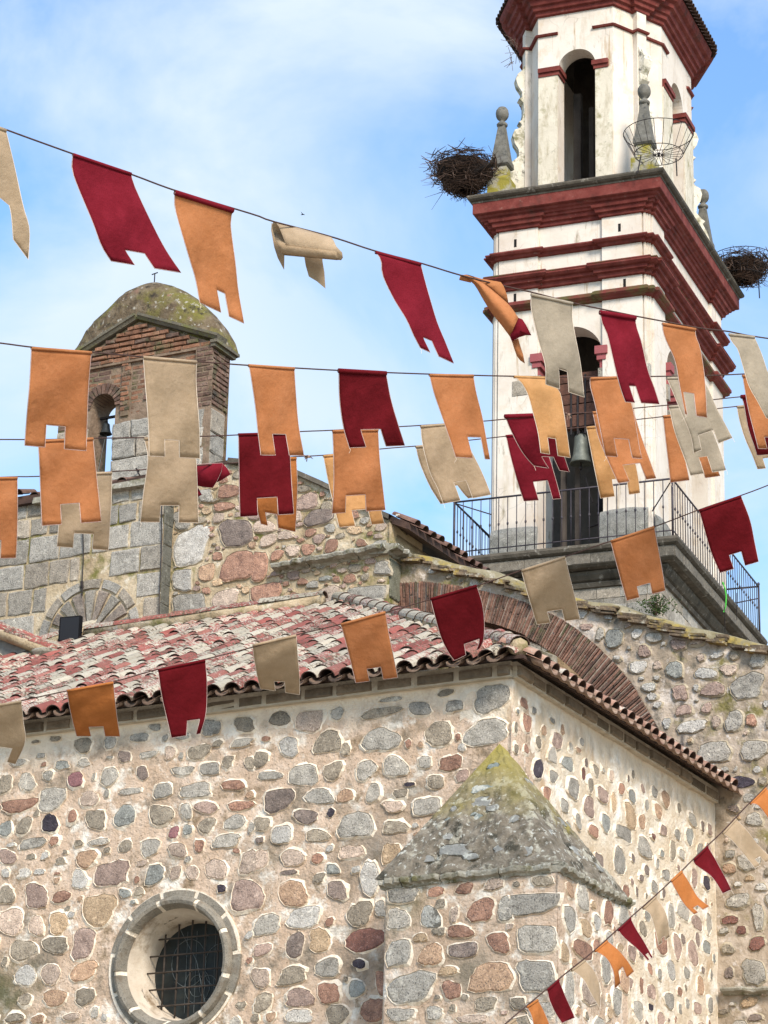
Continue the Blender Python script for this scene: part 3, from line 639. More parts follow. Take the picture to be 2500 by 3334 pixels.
Lst=[(.36,.40,.42,.2,'b'),(.62,.30,.2,.16,'W'),(.45,.62,.26,.14,'b'),(.40,.16,.36,.17,'g'),(.55,.80,.14,.09,'b'),(.50,.52,.2,.16,'p'),(.70,.14,.16,.12,'W'),(.22,.12,.2,.14,'g'),(.30,.27,.14,.1,'W'),(.8,.36,.16,.13,'g'),(.63,.46,.15,.1,'W'),(.25,.48,.16,.12,'g'),(.52,.1,.16,.1,'d'),(.86,.1,.14,.12,'g'),(.1,.1,.16,.1,'g')]
def capstones(p,q,Ls,sc=1):
    p,q,a=Vector(p),Vector(q),Vector(AP); U=(q-p).normalized(); nn=(q-p).cross(a-p).normalized(); V=nn.cross(U)
    for s,t,w_,h_,c in Ls:
        b=on_face(p,q,s,t)+nn*.022; vs,fs,mi=stone_geo(w_*sc,h_,.016,rnd,.012,18,None,.16)
        mb=MB(); mb.v=[tuple(U*v[0]+nn*v[1]+V*v[2]) for v in vs]; mb.f=fs; mb.m=mi; mb.sm=[False]*len(fs)
        o=mb.obj('stone',[mat('cap_'+c,[tuple(x*.9 for x in (.2,.2,.18)),(.3,.29,.26)] if c!='b' else [(.14,.16,.15),(.22,.25,.23)],scale=8,bump=.8,stains=[((.44,.44,.38),9,.52,.6),((.06,.06,.045),9,.6,.7)]),PYR],bt); o.location=b
capstones((BX0-.12,BY0,zc),(BX1,BY0,zc),Lst)
capstones((BX1,BY0,zc),(BX1,BY1,zc),[(.2,.25,.3,.14,'p'),(.5,.2,.34,.16,'g'),(.7,.45,.25,.12,'p'),(.35,.5,.3,.14,'g'),(.8,.15,.24,.12,'g'),(.5,.7,.2,.1,'p')])
# ledge stones round the buttress
rnd=random.Random(17)
def ledge(p,q,cuts,parent,m=LEDGE,r=.055,out=.05,name='ledge_stone',droop=0):
    p,q=Vector(p),Vector(q); u=(q-p).normalized()
    for i in range(len(cuts)-1):
        a=p.lerp(q,cuts[i])+u*.008; b=p.lerp(q,cuts[i+1])-u*.008
        mb=MB(); n=6; prof=[(-.25,-.05),(out*.2,-.06),(out*.5,-.035),(out*1.5,-.02),(out*1.65,.012),(out*1.5,.03),(out*.3,.045),(-.25,.05)]; n=9
        nrm=Vector((u.y,-u.x,0)); vs=[];k=len(prof)
        for e in range(n+1):
            c=a.lerp(b,e/n); wob=rnd.uniform(-.010,.010)
            for o_,z_ in prof: vs.append(c+nrm*(o_+wob*2)+Vector((0,0,z_*r/.055+wob+rnd.uniform(-.003,.003))))
        fs=[(e*k+j,e*k+(j+1)%k,(e+1)*k+(j+1)%k,(e+1)*k+j) for e in range(n) for j in range(k)]
        fs+=[tuple(range(k-1,-1,-1)),tuple(n*k+j for j in range(k))]
        mb.add(vs,fs); mb.obj(name,m,parent,fix=True)
ledge((BX0-.06,BY0,ZC+.01),(BX1+.02,BY0,ZC+.03),[0,.13,.35,.68,.96],bt,out=.045)
ledge((BX1,BY0-.02,ZC+.03),(BX1,BY1+.04,ZC+.01),[0,.36,.55,.78,1],bt,out=.045)
# ---------------- round window
win=bpy.data.objects.new('round_window',None); link(win); win.parent=chapel; win.location=(WX,YF,WZ)
def ringseg(mb,r0,r1,y0,y1,q0,q1,n=6,mi=0,prof=None):
    vs=[]; prof=prof or [(r0,y0),(r1,y0),(r1,y1),(r0,y1)]; k=len(prof)
    for e in range(n+1):
        q=q0+(q1-q0)*e/n
        for r,y in prof: vs.append((r*math.cos(q),y,r*math.sin(q)))
    fs=[(e*k+j,e*k+(j+1)%k,(e+1)*k+(j+1)%k,(e+1)*k+j) for e in range(n) for j in range(k)]
    fs+=[tuple(range(k-1,-1,-1)),tuple(n*k+j for j in range(k))]
    mb.add(vs,fs,mi)
rnd=random.Random(3); FRM=mat('window_ring_stone',[(.18,.16,.125),(.28,.25,.20)],scale=8,bump=.6,speck=[((.05,.05,.04),110,.57,.68)],stains=[((.16,.12,.08),3,.55,.7)],rand=.12)
b=MB(); ringseg(b,.63,.83,-.016,.45,0,2*math.pi-.001,64); ringseg(b,0,0,0,0,0,2*math.pi-.001,64,prof=[(.617,.02),(.645,-.042),(.66,-.073),(.69,-.087),(.72,-.073),(.735,-.035),(.742,.02)]); b.obj('mortar_ring',POINT,win,fix=True)
nq=11; q=.1
for i in range(nq):
    dq=2*math.pi/nq; b=MB(); ro=.79+.05*rnd.random()
    ringseg(b,.735,ro,-.028,.05,q+.03,q+dq-.035,5); b.obj('ring_stone',FRM,win,fix=True); q+=dq
nq=9; q=.45
tp=[(.615+.0,.02),(.64,-.05),(.655,-.085),(.69,-.10),(.725,-.085),(.74,-.04),(.745,.02)]
for i in range(nq):
    dq=2*math.pi/nq; b=MB(); ringseg(b,0,0,0,0,q+.04,q+dq-.035,7,prof=tp); b.obj('ring_moulding',FRM,win,fix=True); q+=dq
b=MB(); n=48   # splayed reveal
vs=[];fs=[]
for (r,y) in ((.645,0),(.62,.02),(.53,.5)):
    for i in range(n): qq=2*math.pi*i/n; vs.append((r*math.cos(qq),y,r*math.sin(qq)))
for k in range(2):
    for i in range(n): fs.append((k*n+i,(k+1)*n+i,(k+1)*n+(i+1)%n,k*n+(i+1)%n))
b.add(vs,fs,0,True); b.obj('reveal',mat('window_reveal_render',[(.44,.36,.27),(.60,.53,.43)],scale=4,bump=.4,stains=[((.22,.16,.1),3,.55,.7)]),win)
for i in range(8):
    if i in (1,2): continue
    q0=math.radians(100+i*24); b=MB()
    prof=[(.630,.03),(.578,.24+rnd.uniform(-.05,.05)),(.60,.24),(.65,.03)]
    ringseg(b,0,0,0,0,q0+.04,q0+.36,4,prof=prof); b.obj('reveal_stone',FRM,win,fix=True)
b=MB(); vs=[(0,.47,0)]+[(.56*math.cos(2*math.pi*i/48),.47,.56*math.sin(2*math.pi*i/48)) for i in range(48)]
vs+= [(x,.5,z) for x,y,z in vs]
b.add(vs,[(0,i,i%48+1) for i in range(1,49)]+[(49,49+i%48+1,49+i) for i in range(1,49)]); b.obj('glass',GLASS,win,fix=True)
b=MB()
for (cx,cz,r) in ((.02,-.16,.16),(.16,-.18,.11),(.02,-.16,.10),(-.1,.1,.22),(.3,.05,.2)):
    b.tube([(cx+r*math.cos(2*math.pi*i/20),.463,cz+r*math.sin(2*math.pi*i/20)*1.2) for i in range(20)],.004,4,closed=True)
for i in range(6): b.tube([(-.25+i*.12,.463,-.45),(-.25+i*.12,.463,.45)],.003,4)
b.obj('leading',CAME,win)
for i in range(5):
    x_=-.36+i*.17; h=math.sqrt(max(.01,.55**2-x_**2)); b=MB(); b.tube([(x_,.36,-h),(x_+.01,.36,h)],.0105,6); b.obj('bar',BARM,win)
for i in range(5):
    z_=-.38+i*.185; h=math.sqrt(max(.01,.56**2-z_**2)); b=MB(); b.tube([(-h,.345,z_),(h,.345,z_+.008)],.010,6); b.obj('bar',BARM,win)
b=MB(); b.tube([(-.2,.375,.5),(.05,.375,.1),(.18,.375,-.36)],.0035,4); b.obj('wire',CAME,win)
for q_ in range(14):
    pass
# ================================================================== NAVE (wall behind the chapel roof)
nave=empty('nave',(0,0,0),'nave wall of grey ashlar and reddish rubble rising behind the tiled chapel roof','church wall')
YB=31.8; YA=31.55; XA=-19.87
aw=grid_wall('ashlar_wall',nave,MORTARB,lin(-30,XA,120),lambda a:15.25,lambda a:0,120,mpF(YA),1.0,.012,seed=8)
vtop=interp([(XA-.4,15.5),(-19.0,15.46),(-17.9,15.14),(-17.2,14.72),(-16.5,14.28)])
rb=grid_wall('rubble_wall',nave,MORTARB,lin(XA-.3,-16.47,110),vtop,lambda a:0,170,mpF(YB),1.0,.025,seed=9)
sd=grid_wall('side_wall',nave,MORTARB,lin(YB,46,60),lambda a:14.15,lambda a:0,60,mpR(-16.47),.8,.015,seed=10)
# reveal where the ashlar block steps forward
# ashlar blocks in courses
rnd=random.Random(41)
zc_=[15.25,15.02,14.72,14.33,13.95,13.57,13.2,12.8,12.4,12.0,11.6,11.2,10.8]
def fanr(a,z): return math.hypot(a-FX,z-FZ)
FX,FZ=-21.0,13.12
n=0
rest=MB()
for ci in range(len(zc_)-1):
    z1,z0=zc_[ci],zc_[ci+1]; a=-29.9+rnd.uniform(0,.4)
    while a<XA:
        wd=rnd.uniform(.34,.78) if ci>1 else rnd.uniform(.28,.5); b_=a+wd
        if XA-b_<.22: b_=XA+.01
        m_=ASH[rnd.choice([0,0,1,1,2])]
        # keep clear of the fan relief
        cx,cz=(a+b_)/2,(z0+z1)/2
        if fanr(cx,cz)>.86 :
            aa,bb,zz=a,b_,z1
            if fanr(cx,cz)<1.2 and cz>12.6:
                if cx<FX: bb=min(bb,FX-math.sqrt(max(0,.86**2-max(0,(z0-FZ))**2))) if z0-FZ<.86 else bb
                else: aa=max(aa,FX+math.sqrt(max(0,.86**2-max(0,(z0-FZ))**2))) if z0-FZ<.86 else aa
            if bb-aa>.14:
                if z0>12.7 and bb>-23.6: blockobj('ashlar_block',aw,m_,aa,bb,z0,z1,mpF(YA-.006),.016,rnd,gap=.019,ch=.014,jit=.014)
                else: block(rest,aa,bb,z0,z1,mpF(YA-.006),.018,rnd,gap=.016)
        a=b_
tag(rest.obj('lower_ashlar_blocks',ASH[0],aw),kind='stuff')
# dark reveal stones on the step
rv=MB(); 
for i in range(9):
    z=12.6+i*.29; block(rv,YA,YB-.02,z,z+.288,mpR(XA+.004),.012,rnd,gap=.002)
rv.obj('step_stones',stone('reveal_stone',(.13,.125,.10),(.08,.078,.055)),aw)
# fan relief of wedge stones
fan=bpy.data.objects.new('fan_relief',None); link(fan); fan.parent=aw
def wedge(q0,q1,r0,r1,m,pr,name='voussoir'):
    b=MB(); k=5; vs=[]
    for (r,sh) in ((r0,0),(r1,0)):
        pass
    o=[(r0*math.cos(q0+(q1-q0)*i/k),r0*math.sin(q0+(q1-q0)*i/k)) for i in range(k+1)]+[(r1*math.cos(q1-(q1-q0)*i/k),r1*math.sin(q1-(q1-q0)*i/k)) for i in range(k+1)]
    cx=sum(p[0] for p in o)/len(o); cz=sum(p[1] for p in o)/len(o); n=len(o)
    ins=[(cx+(p[0]-cx)*.93,cz+(p[1]-cz)*.95) for p in o]
    vs=[(p[0],.02,p[1]) for p in o]+[(p[0],-pr*.6,p[1]) for p in o]+[(p[0],-pr,p[1]) for p in ins]
    fs=[]
    for i in range(n): j=(i+1)%n; fs+=[(i,j,n+j,n+i),(n+i,n+j,2*n+j,2*n+i)]
    fs.append(tuple(range(2*n,3*n)))
    b.add(vs,fs); ob=b.obj(name,m,fan,fix=True); ob.location=(FX,YA-.008,FZ)
nf=9
for i in range(nf): wedge(math.pi*i/nf+.05,math.pi*(i+1)/nf-.045,.15,.665,[ASH[2],stone('fan_stone',(.22,.18,.145),(.14,.115,.095))][i%2 if i not in (0,8) else 0],.03)
for i in range(7): wedge(math.pi*i/7+.03,math.pi*(i+1)/7-.03,.70,.83,ASH[i%2],.022,'ring_stone')
# rubble of the gable wall
RA="""1235,190,120,150,g 1190,390,120,120,g 1245,560,235,250,w 1190,780,130,150,w 1230,930,230,130,g 1350,730,110,130,o 1420,625,70,60,r 1470,900,170,140,p 1555,690,230,220,r 1540,470,250,180,k 1460,300,150,60,r 1490,200,150,100,r 1460,130,60,40,r 1340,230,100,90,g 1005,1040,110,65,o 1070,1060,110,50,r 1150,1045,90,50,b 1060,915,80,120,r 990,920,40,100,o"""
RB="""30,690,120,220,r 75,860,210,140,r 270,905,90,100,r 470,885,190,130,p 620,770,90,60,r 460,770,90,35,b 720,890,250,160,g 830,700,110,90,g 190,930,40,25,R 340,270,170,110,m 420,370,200,120,k 350,580,90,80,r 500,560,100,90,r 200,490,110,60,p 145,620,90,70,r 250,590,90,80,p 90,520,110,90,p 60,430,150,90,p 740,495,310,150,d 920,540,60,90,r 470,300,70,60,d 650,650,60,30,o"""
unBB=lambda x,y:onY(x,y,YB)
NS=[s for s in from_px(RA,0,1500,unBB,0)+from_px(RB,830,1500,unBB,0) if s[0]+s[2]/2<-16.42]
Nn=Stones(); mN=mpF(YB-.006)
okN=lambda a,z,w,h: z<vtop(a)-.06-h/2 and a<-16.55
for k,(a,z,w,h,c) in enumerate(NS): Nn.add(rb,mN,a,z,w*.93,h*.93,c,w*h,rim=.02,proud=.022,n=20,pm=POINTB,sq=8 if c in 'gw' else 3,jit=.06)
for a,z,w,h,c in fill([s[:4] for s in NS],XA+.05,-16.5,11.5,15.5,okN,6000,(.04,.22),14,gap=.012,cols='pprrmodgt',asp=(.45,.9)): Nn.add(rb,mN,a,z,w,h,c,w*h*.5 if z>12.9 else 0,rim=.008,pm=POINTB)
Nn.build(230)
# worn quoins on the pier corner face
sb=MB()
for i in range(14):
    z=13.0+i*.085*1; 
block(sb,YB+.02,YB+.34,13.2,13.75,mpR(-16.462),.015,rnd); sb.obj('quoin',stone('mossy_quoin',(.16,.155,.11),(.10,.10,.06)),sd)
# moulding course on the pier
mstones=[(-18.16,0),(-16.5,1)]
ledge((-18.18,YB,13.80),(-16.45,YB,13.86),[0,.31,.74,1],rb,LEDGE,r=.07,out=.12,name='moulding_stone')
ledge((-16.47,YB-.1,13.86),(-16.47,YB+.36,13.84),[0,1],rb,LEDGE,r=.07,out=.12,name='moulding_stone')
# top of pier: dark block and verge mortar
b=MB(); ts=[]
vp=[(-19.0,15.47),(-18.4,15.32),(-17.9,15.13),(-17.5,14.90),(-17.1,14.66),(-16.8,14.46),(-16.45,14.27)]
vs=[]
for x_,z_ in vp:
    for (y_,dz) in ((YB-.07,.0),(YB-.05,.075),(YB+.5,.12),(YB+.5,-.05)): vs.append((x_,y_+.01*hnoise(x_,z_,3),z_+dz+.02*hnoise(x_,y_,4)))
fs=[(i*4+j,(i+1)*4+j,(i+1)*4+(j+1)%4,i*4+(j+1)%4) for i in range(len(vp)-1) for j in range(4)]+[(0,1,2,3)]
b.add(vs,fs); b.obj('verge_cap',DARKLEDGE,nave,fix=True)
# nave roof surface and right eave tiles
b=MB()
rp=[(-16.2,YB+.05,14.22),(-16.2,46,14.22),(-19.0,46,15.75),(-19.0,YB+.05,15.55),(-30,YA+.2,15.4),(-30,46,15.8)]
rp=rp+[(x,y,z-.1) for x,y,z in rp]
b.add(rp,[(0,1,2,3),(3,2,5,4),(9,8,7,6),(10,11,8,9),(0,6,7,1),(3,9,6,0),(4,10,9,3)]); b.obj('nave_roof',TILED,nave,fix=True)
TD=mat('dark_eave_tile',[(.08,.04,.03),(.20,.12,.09)],scale=7,bump=.6,stains=[((.4,.37,.3),10,.6,.68)],rand=.25)
tn=tilemesh('nave_tile',TD,.085,.07,.40)
y=YB-.35; rnd=random.Random(9)
while y<46:
    if y>YB-.1:
        o=put('nave_tile',tn,nave,(-16.12,y,14.20+rnd.uniform(-.015,.015))); o.rotation_euler=(.48,0,math.pi/2)
    y+=.245
# tiles climbing behind the verge
for i in range(5):
    pass
# broken masonry where the verge meets the eave, and the eaves tiles on the far left
o=put('nave_tile',tn,nave,(-22.25,YA-.16,15.36),(.35,0,0)); 
for i in range(1,9): put('nave_tile',tn,nave,(-22.25-.245*i,YA-.16,15.36+rnd.uniform(-.01,.01)),(.35,0,0))
for i in range(1,8): put('nave_tile',tn,nave,(-22.25+.245*i,YA-.10,15.30+rnd.uniform(-.01,.01)),(.35,0,0))
b=MB(); b.box((-30,YA-.10,15.22),(-20.1,YA+1,15.34)); b.obj('eave_board',TILED,nave)
b=MB(); b.box((-20.95,YA-.14,15.20),(-19.95,YA+.6,15.29),jit=.012); b.obj('ledge_stone',LEDGE,nave)
b=MB(); b.box((-22.0,YA-.13,15.19),(-20.96,YA+.6,15.28),jit=.012); b.obj('ledge_stone',LEDGE,nave)
# iron hook and cables
for (x0,y0,x1,y1,nm) in ((272,1735,268,1940,'a'),(530,1640,518,2018,'b')):
    p=onY(x0,y0-60,YA-.05); q=onY(x1,y1,YA-.05); b=MB(); P=[Vector(p).lerp(Vector(q),t)+Vector((0,-.012*math.sin(t*9),0)) for t in lin(0,1,10)]
    b.tube(P,.009,5); 
    if nm=='a': b.tube([Vector(onY(266,1893,YA-.05)),Vector(onY(267,1915,YA-.05))],.022,6)
    tag(b.obj('cable',IRON),'thin dark cable with a knot hanging down the grey ashlar wall' if nm=='a' else 'thin dark cable running down beside the step between ashlar and rubble','cable')
# floodlight on the chapel roof
def floodlight(p,yaw,label,sx=.32,sz=.36,arm=True):
    t=empty('floodlight',p,label,'floodlight',rz=yaw)
    b=MB(); b.box((-sx/2,-.04,.10),(sx/2,.03,.10+sz),jit=0); b.obj('lamp_body',BLACK,t)
    b=MB(); b.box((-sx/2+.02,-.048,.12),(sx/2-.02,-.041,.08+sz)); b.obj('lamp_glass',mat('lamp_glass',[(.012,.012,.014)],rough=.6,bump=0),t)
    b=MB(); b.tube([(-sx/2-.02,0,.22),(-sx/2-.03,.0,.05),(-sx/2-.05,.02,-.12)],.014,6); b.tube([(-sx/2-.02,0,.22),(sx/2+.02,0,.22)],.01,6); b.obj('bracket',BLACK,t)
    return t
floodlight(tuple(onY(228,2090,31.3)-np.array([0,0,.1])),math.radians(8),'black floodlight standing at the foot of the fan shaped relief above the tiled roof')
# adjoining low wall with its own tile row, far left
lw=empty('side_roof_wall',(0,0,0),'rough grey sloping wall with red cap tiles at the left edge','wall'); lw['kind']='thing'
pA=onY(-120,2015,30.6); pB=onY(170,2128,30.6)
xs=lin(float(pA[0]),float(pB[0]),24); tz=lambda a:float(pA[2]+(pB[2]-pA[2])*(a-pA[0])/(pB[0]-pA[0]))
grid_wall('wall',lw,mat('grey_cement_render',[(.13,.125,.11),(.24,.23,.20)],scale=6,bump=1,bscale=20,stains=[((.07,.07,.06),3,.55,.7)]),xs,tz,lambda a:tz(a)-2.2,30,mpF(30.6),.5,.03,seed=12)
Xp,Xq=Vector(pA)+Vector((0,.2,.03)),Vector(pB)+Vector((.1,.2,.0))
run_tiles(Xp,Xq,.36,lambda i:big2,lw,name='cap_tile'); run_tiles(Xp+Vector((0,-.26,-.05)),Xq+Vector((0,-.26,-.05)),.40,lambda i:big2,lw,name='cap_tile')
b=MB(); pj=onY(150,2135,30.3); b.lathe([(.10,-.1),(.2,0),(.23,.04),(.2,.06),(.08,.03)],tuple(pj),10); b.obj('mortar_lump',LEDGE,lw)
# ================================================================== WALL WITH THE BRICK ARCH
YC=32.14
arch=empty('arch_wall',(0,0,0),'sloping rubble wall with a big leaning brick arch below the bell tower','wall'); arch['kind']='thing'
topC=interp([(-16.48,13.85),(-16.2,13.79),(-15.77,13.60),(-15.2,13.42),(-14.84,13.28),(-14.5,13.08),(-13.86,12.86),(-13.32,12.68),(-12.94,12.52),(-12.5,12.32),(-11.77,12.10),(-11.34,11.93),(-10,11.6),(-6,10.6)])
AO=[(-16.56,13.49),(-16.11,13.46),(-15.65,13.35),(-15.31,13.24),(-14.84,13.08),(-14.49,12.92),(-14.07,12.67),(-13.88,12.52),(-13.62,12.28),(-13.32,11.96),(-13.12,11.70),(-12.97,11.43),(-12.79,11.10),(-12.62,10.75),(-12.45,10.3),(-12.3,9.7)]
AI=[(-16.51,13.10),(-16.11,13.04),(-15.72,12.95),(-15.38,12.85),(-14.95,12.69),(-14.66,12.55),(-14.33,12.32),(-14.14,12.17),(-13.93,11.97),(-13.64,11.67),(-13.46,11.45),(-13.33,11.25),(-13.18,10.97),(-13.02,10.62),(-12.86,10.2),(-12.72,9.65)]
ao=interp(AO)
xsC=sorted(set([round(x,4) for x in lin(-16.5,-6.2,210)]))
aC=lambda a: ao(a)-.02 if a<-12.45 else 0
cw=grid_wall('rubble_wall',arch,MORTARC,lin(-16.5,-12.46,90),topC,aC,26,mpF(YC),.55,.03,seed=20)
cw2=grid_wall('rubble_wall',arch,MORTARC,lin(-12.46,-6.2,120),topC,lambda a:0,170,mpF(YC+.001),.55,.03,seed=20)
C1="""905,30,90,60,w 930,90,60,50,w 965,145,55,45,w 1025,265,60,70,w 1185,285,190,95,w 1135,180,110,80,m 1105,65,100,100,m 1285,165,80,70,m 1345,255,60,90,p 1460,250,120,150,g 1575,245,70,90,r 1540,50,200,110,g 1330,50,160,80,m 1130,500,90,120,w 1325,455,220,160,g 1590,440,180,150,g 1510,645,160,90,K 1230,600,110,60,g 1380,640,60,50,w 1460,820,80,50,k 1560,750,100,60,g 1590,890,120,90,g 1560,1160,160,130,g 1430,1210,100,70,o 1485,1420,160,100,g 1620,1520,80,180,g 1435,1545,110,65,R 1510,1610,70,60,R 1395,1615,70,45,g 1420,1735,90,60,d 1610,1700,120,90,R 1590,1880,180,170,g 1430,1890,60,90,k 1400,2140,80,40,d 1560,2080,120,70,t 1600,2180,100,50,k 1500,1000,90,70,p"""
C2="""680,1160,120,140,b 590,1130,60,90,g 875,1245,85,90,m 700,1285,50,30,w 840,1345,130,85,w 965,1335,65,60,p 1075,1365,120,120,b 860,1420,40,25,w 910,1475,95,60,W 925,1535,65,50,w 960,1415,45,30,w 1115,1510,95,110,m 1275,1385,150,80,w 1215,1480,40,45,w 1320,1490,160,90,m 1430,1365,110,80,p 1545,1470,230,170,g 1620,1290,120,130,g 1100,1200,110,80,m 500,1085,90,50,m 1350,1270,90,40,w 1220,1180,100,40,p"""
unC=lambda x,y:onY(x,y,YC)
def inC(a,z,w,h): return z+h/2<topC(a)-.05 and (a>-12.35+w/2 or z-h/2>ao(a)+.03) and not (a<-11.9 and z<10.3) and a>-16.4
Cq=[s for s in from_px(C1,1660,2224,unC,0)+from_px(C2,1660,1500,unC,0)]
CSn=Stones()
for a,z,w,h,c in Cq: CSn.add(cw if a<-12.46 else cw2,mpF(YC-.008),a,z,w*.92,h*.92,c,w*h,rim=.022,proud=.022,n=20,pm=POINTB,sq=4 if w>.4 else 2.6,jit=.11)
for a,z,w,h,c in fill([s[:4] for s in Cq],-16.3,-9.0,6.4,13.8,inC,9000,(.05,.26),15,gap=.045,cols='wgwptgd'): CSn.add(cw if a<-12.46 else cw2,mpF(YC-.008),a,z,w,h,c,w*h*.5 if in_view((a,YC,z)) else 0,rim=.014,pm=POINTB)
CSn.build(230)
# brick arch ring, one brick after another
rnd=random.Random(77)
def arclen(P):
    s=[0]
    for a,b in zip(P,P[1:]): s.append(s[-1]+math.hypot(b[0]-a[0],b[1]-a[1]))
    return s
sO=arclen(AO); sI=arclen(AI); 
def at(P,s_,t):
    q=t*s_[-1]; return (float(np.interp(q,s_,[p[0] for p in P])),float(np.interp(q,s_,[p[1] for p in P])))
ring=MB(); 
K=60
vs=[];
for i in range(K+1):
    o_=at(AO,sO,i/K); i__=at(AI,sI,i/K)
    vs+=[(o_[0],YC-.0,o_[1]),(i__[0],YC-.0,i__[1]+.01),(i__[0],YC+.6,i__[1]+.01),(o_[0],YC+.6,o_[1])]
ring.add(vs,[(4*i+j,4*i+4+j,4*i+4+(j+1)%4,4*i+(j+1)%4) for i in range(K) for j in range(4)],0); ring.obj('arch_mortar',mat('arch_mortar',[(.26,.19,.15),(.40,.33,.27)],scale=8,bump=.8,bscale=25,stains=[((.10,.09,.045),2,.52,.65)]),arch,fix=True)
NB=150
for i in range(NB):
    t0,t1=(i+.20)/NB,(i+.80+rnd.uniform(-.06,.06))/NB; j=rnd.uniform(-.002,.002)
    split=rnd.uniform(.42,.58)
    for (u0,u1) in ((0,split-.02),(split+.02,1)) if i%3==0 else ((0,1),):
        o0,o1,i0,i1=at(AO,sO,t0+j),at(AO,sO,t1+j),at(AI,sI,t0+j),at(AI,sI,t1+j)
        L_=lambda p,q,u:(p[0]+(q[0]-p[0])*u,p[1]+(q[1]-p[1])*u)
        c4=[L_(o0,i0,u0),L_(o1,i1,u0),L_(o1,i1,u1),L_(o0,i0,u1)]; pr=.02+rnd.uniform(-.008,.012)
        cx=sum(c[0] for c in c4)/4; cz=sum(c[1] for c in c4)/4
        b=MB(); vs=[(c[0]-cx,.0,c[1]-cz) for c in c4]+[(c[0]-cx+rnd.uniform(-.004,.004),-pr+rnd.uniform(-.005,.005),c[1]-cz+rnd.uniform(-.004,.004)) for c in c4]+[(c4[2][0]-cx,.6,c4[2][1]-cz-.006),(c4[3][0]-cx,.6,c4[3][1]-cz-.006)]
        b.add(vs,[(4,5,6,7),(0,1,5,4),(1,2,6,5),(3,0,4,7),(7,6,8,9)]); o=b.obj('brick',BRK if rnd.random()<.6 else BRKG,arch,fix=False); o.location=(cx,YC-.004,cz)
# mossy tile capping along the top edge
rnd=random.Random(78); a=-16.35
topbed=MB(); vs=[]
xsT=lin(-16.45,-6.2,90)
for x_ in xsT:
    z_=topC(x_); n1=.05*hnoise(x_,3,2.2)
    vs+=[(x_,YC-.035-.02*hnoise(x_,1,4),z_-.03),(x_,YC-.03,z_+.07+n1*.5),(x_,YC+.2,z_+.13+n1),(x_,YC+.6,z_+.05)]
topbed.add(vs,[(4*i+j,4*i+4+j,4*i+5+j,4*i+1+j) for i in range(len(xsT)-1) for j in range(3)],0,True)
topbed.obj('mossy_capping',mat('moss_cap',[(.16,.13,.06),(.30,.26,.17)],scale=5,bump=1,bscale=15,stains=[((.31,.23,.06),2.6,.50,.62),((.42,.38,.30),6,.56,.68),((.06,.05,.025),5,.56,.68)]),arch)
while a<-8:
    L_=rnd.uniform(.13,.30)
    for lay in range(3 if a>-14.6 else 2):
        x_=a+rnd.uniform(-.05,.05); z_=topC(x_+L_/2)-.055+lay*.042 ; sl=(topC(x_+L_)-topC(x_))/L_*.55
        b=MB(); b.box((-L_/2,-.10-rnd.uniform(0,.05)+.02*lay,-.016),(L_/2,.3,.016),jit=.006,rnd=rnd)
        if rnd.random()<.82: o=b.obj('capping_tile',MOSSCAP,arch); o.location=(x_+L_/2,YC+.01,z_); o.rotation_euler=(rnd.uniform(-.05,.05),-math.atan(sl)*-1*-1 if 0 else -math.atan(sl),0)
    a+=L_*.93
# lower string course at the right
ledge((-11.98,YC,7.72),(-9.2,YC,7.62),[0,.45,1],cw2,LEDGE,r=.05,out=.08,name='string_stone')
# wall seen through the arch
bk=empty('inner_wall',(0,0,0),'ochre stained rubble wall with a pale stone ledge seen through the brick arch','wall'); bk['kind']='thing'
YI=33.6
iw=grid_wall('wall',bk,mat('ochre_mortar',[(.25,.17,.09),(.38,.28,.17)],scale=3,bump=1,bscale=20,stains=[((.16,.14,.05),2,.52,.65),((.10,.07,.045),3,.58,.7)]),lin(-16.4,-12.9,60),lambda a:min(13.2,topC(a)-.25),lambda a:9,50,mpF(YI),.4,.03,seed=25)
Is=Stones()
for a,z,w,h,c in fill([],-16.2,-12.2,10.4,13.2,lambda a,z,w,h:not(z>12.55-(a+15)*.45),2500,(.1,.42),16,gap=.02,cols='oodrtg'): Is.add(iw,mpF(YI-.008),a,z,w,h*.8,c,w*h,rim=.01,pm=POINTB)
Is.build(40)
p0=onY(1560,2062,YI); p1=onY(1815,2165,YI)
b=MB(); u=Vector(p1)-Vector(p0); n_=12
vs=[]; pf=[(0,-.16),(-.10,-.12),(-.14,-.04),(-.18,.02),(-.18,.09),(0,.12)]
for i in range(n_+1):
    c=Vector(p0)+u*(i/n_)
    for (y_,z_) in pf: vs.append((c.x,c.y+y_,c.z+z_))
k=len(pf); b.add(vs,[(i*k+j,(i+1)*k+j,(i+1)*k+(j+1)%k,i*k+(j+1)%k) for i in range(n_) for j in range(k)]+[tuple(range(k)),tuple(n_*k+j for j in range(k-1,-1,-1))])
b.obj('ledge',LEDGE,bk,fix=True)
b=MB(); 
for i in range(7):
    x_=-16.3+i*.42; block(b,x_,x_+.42,12.75+.0,13.3,mpF(YI-.01),.02,rnd)
b.obj('pale_block_row',ASH[0],bk)
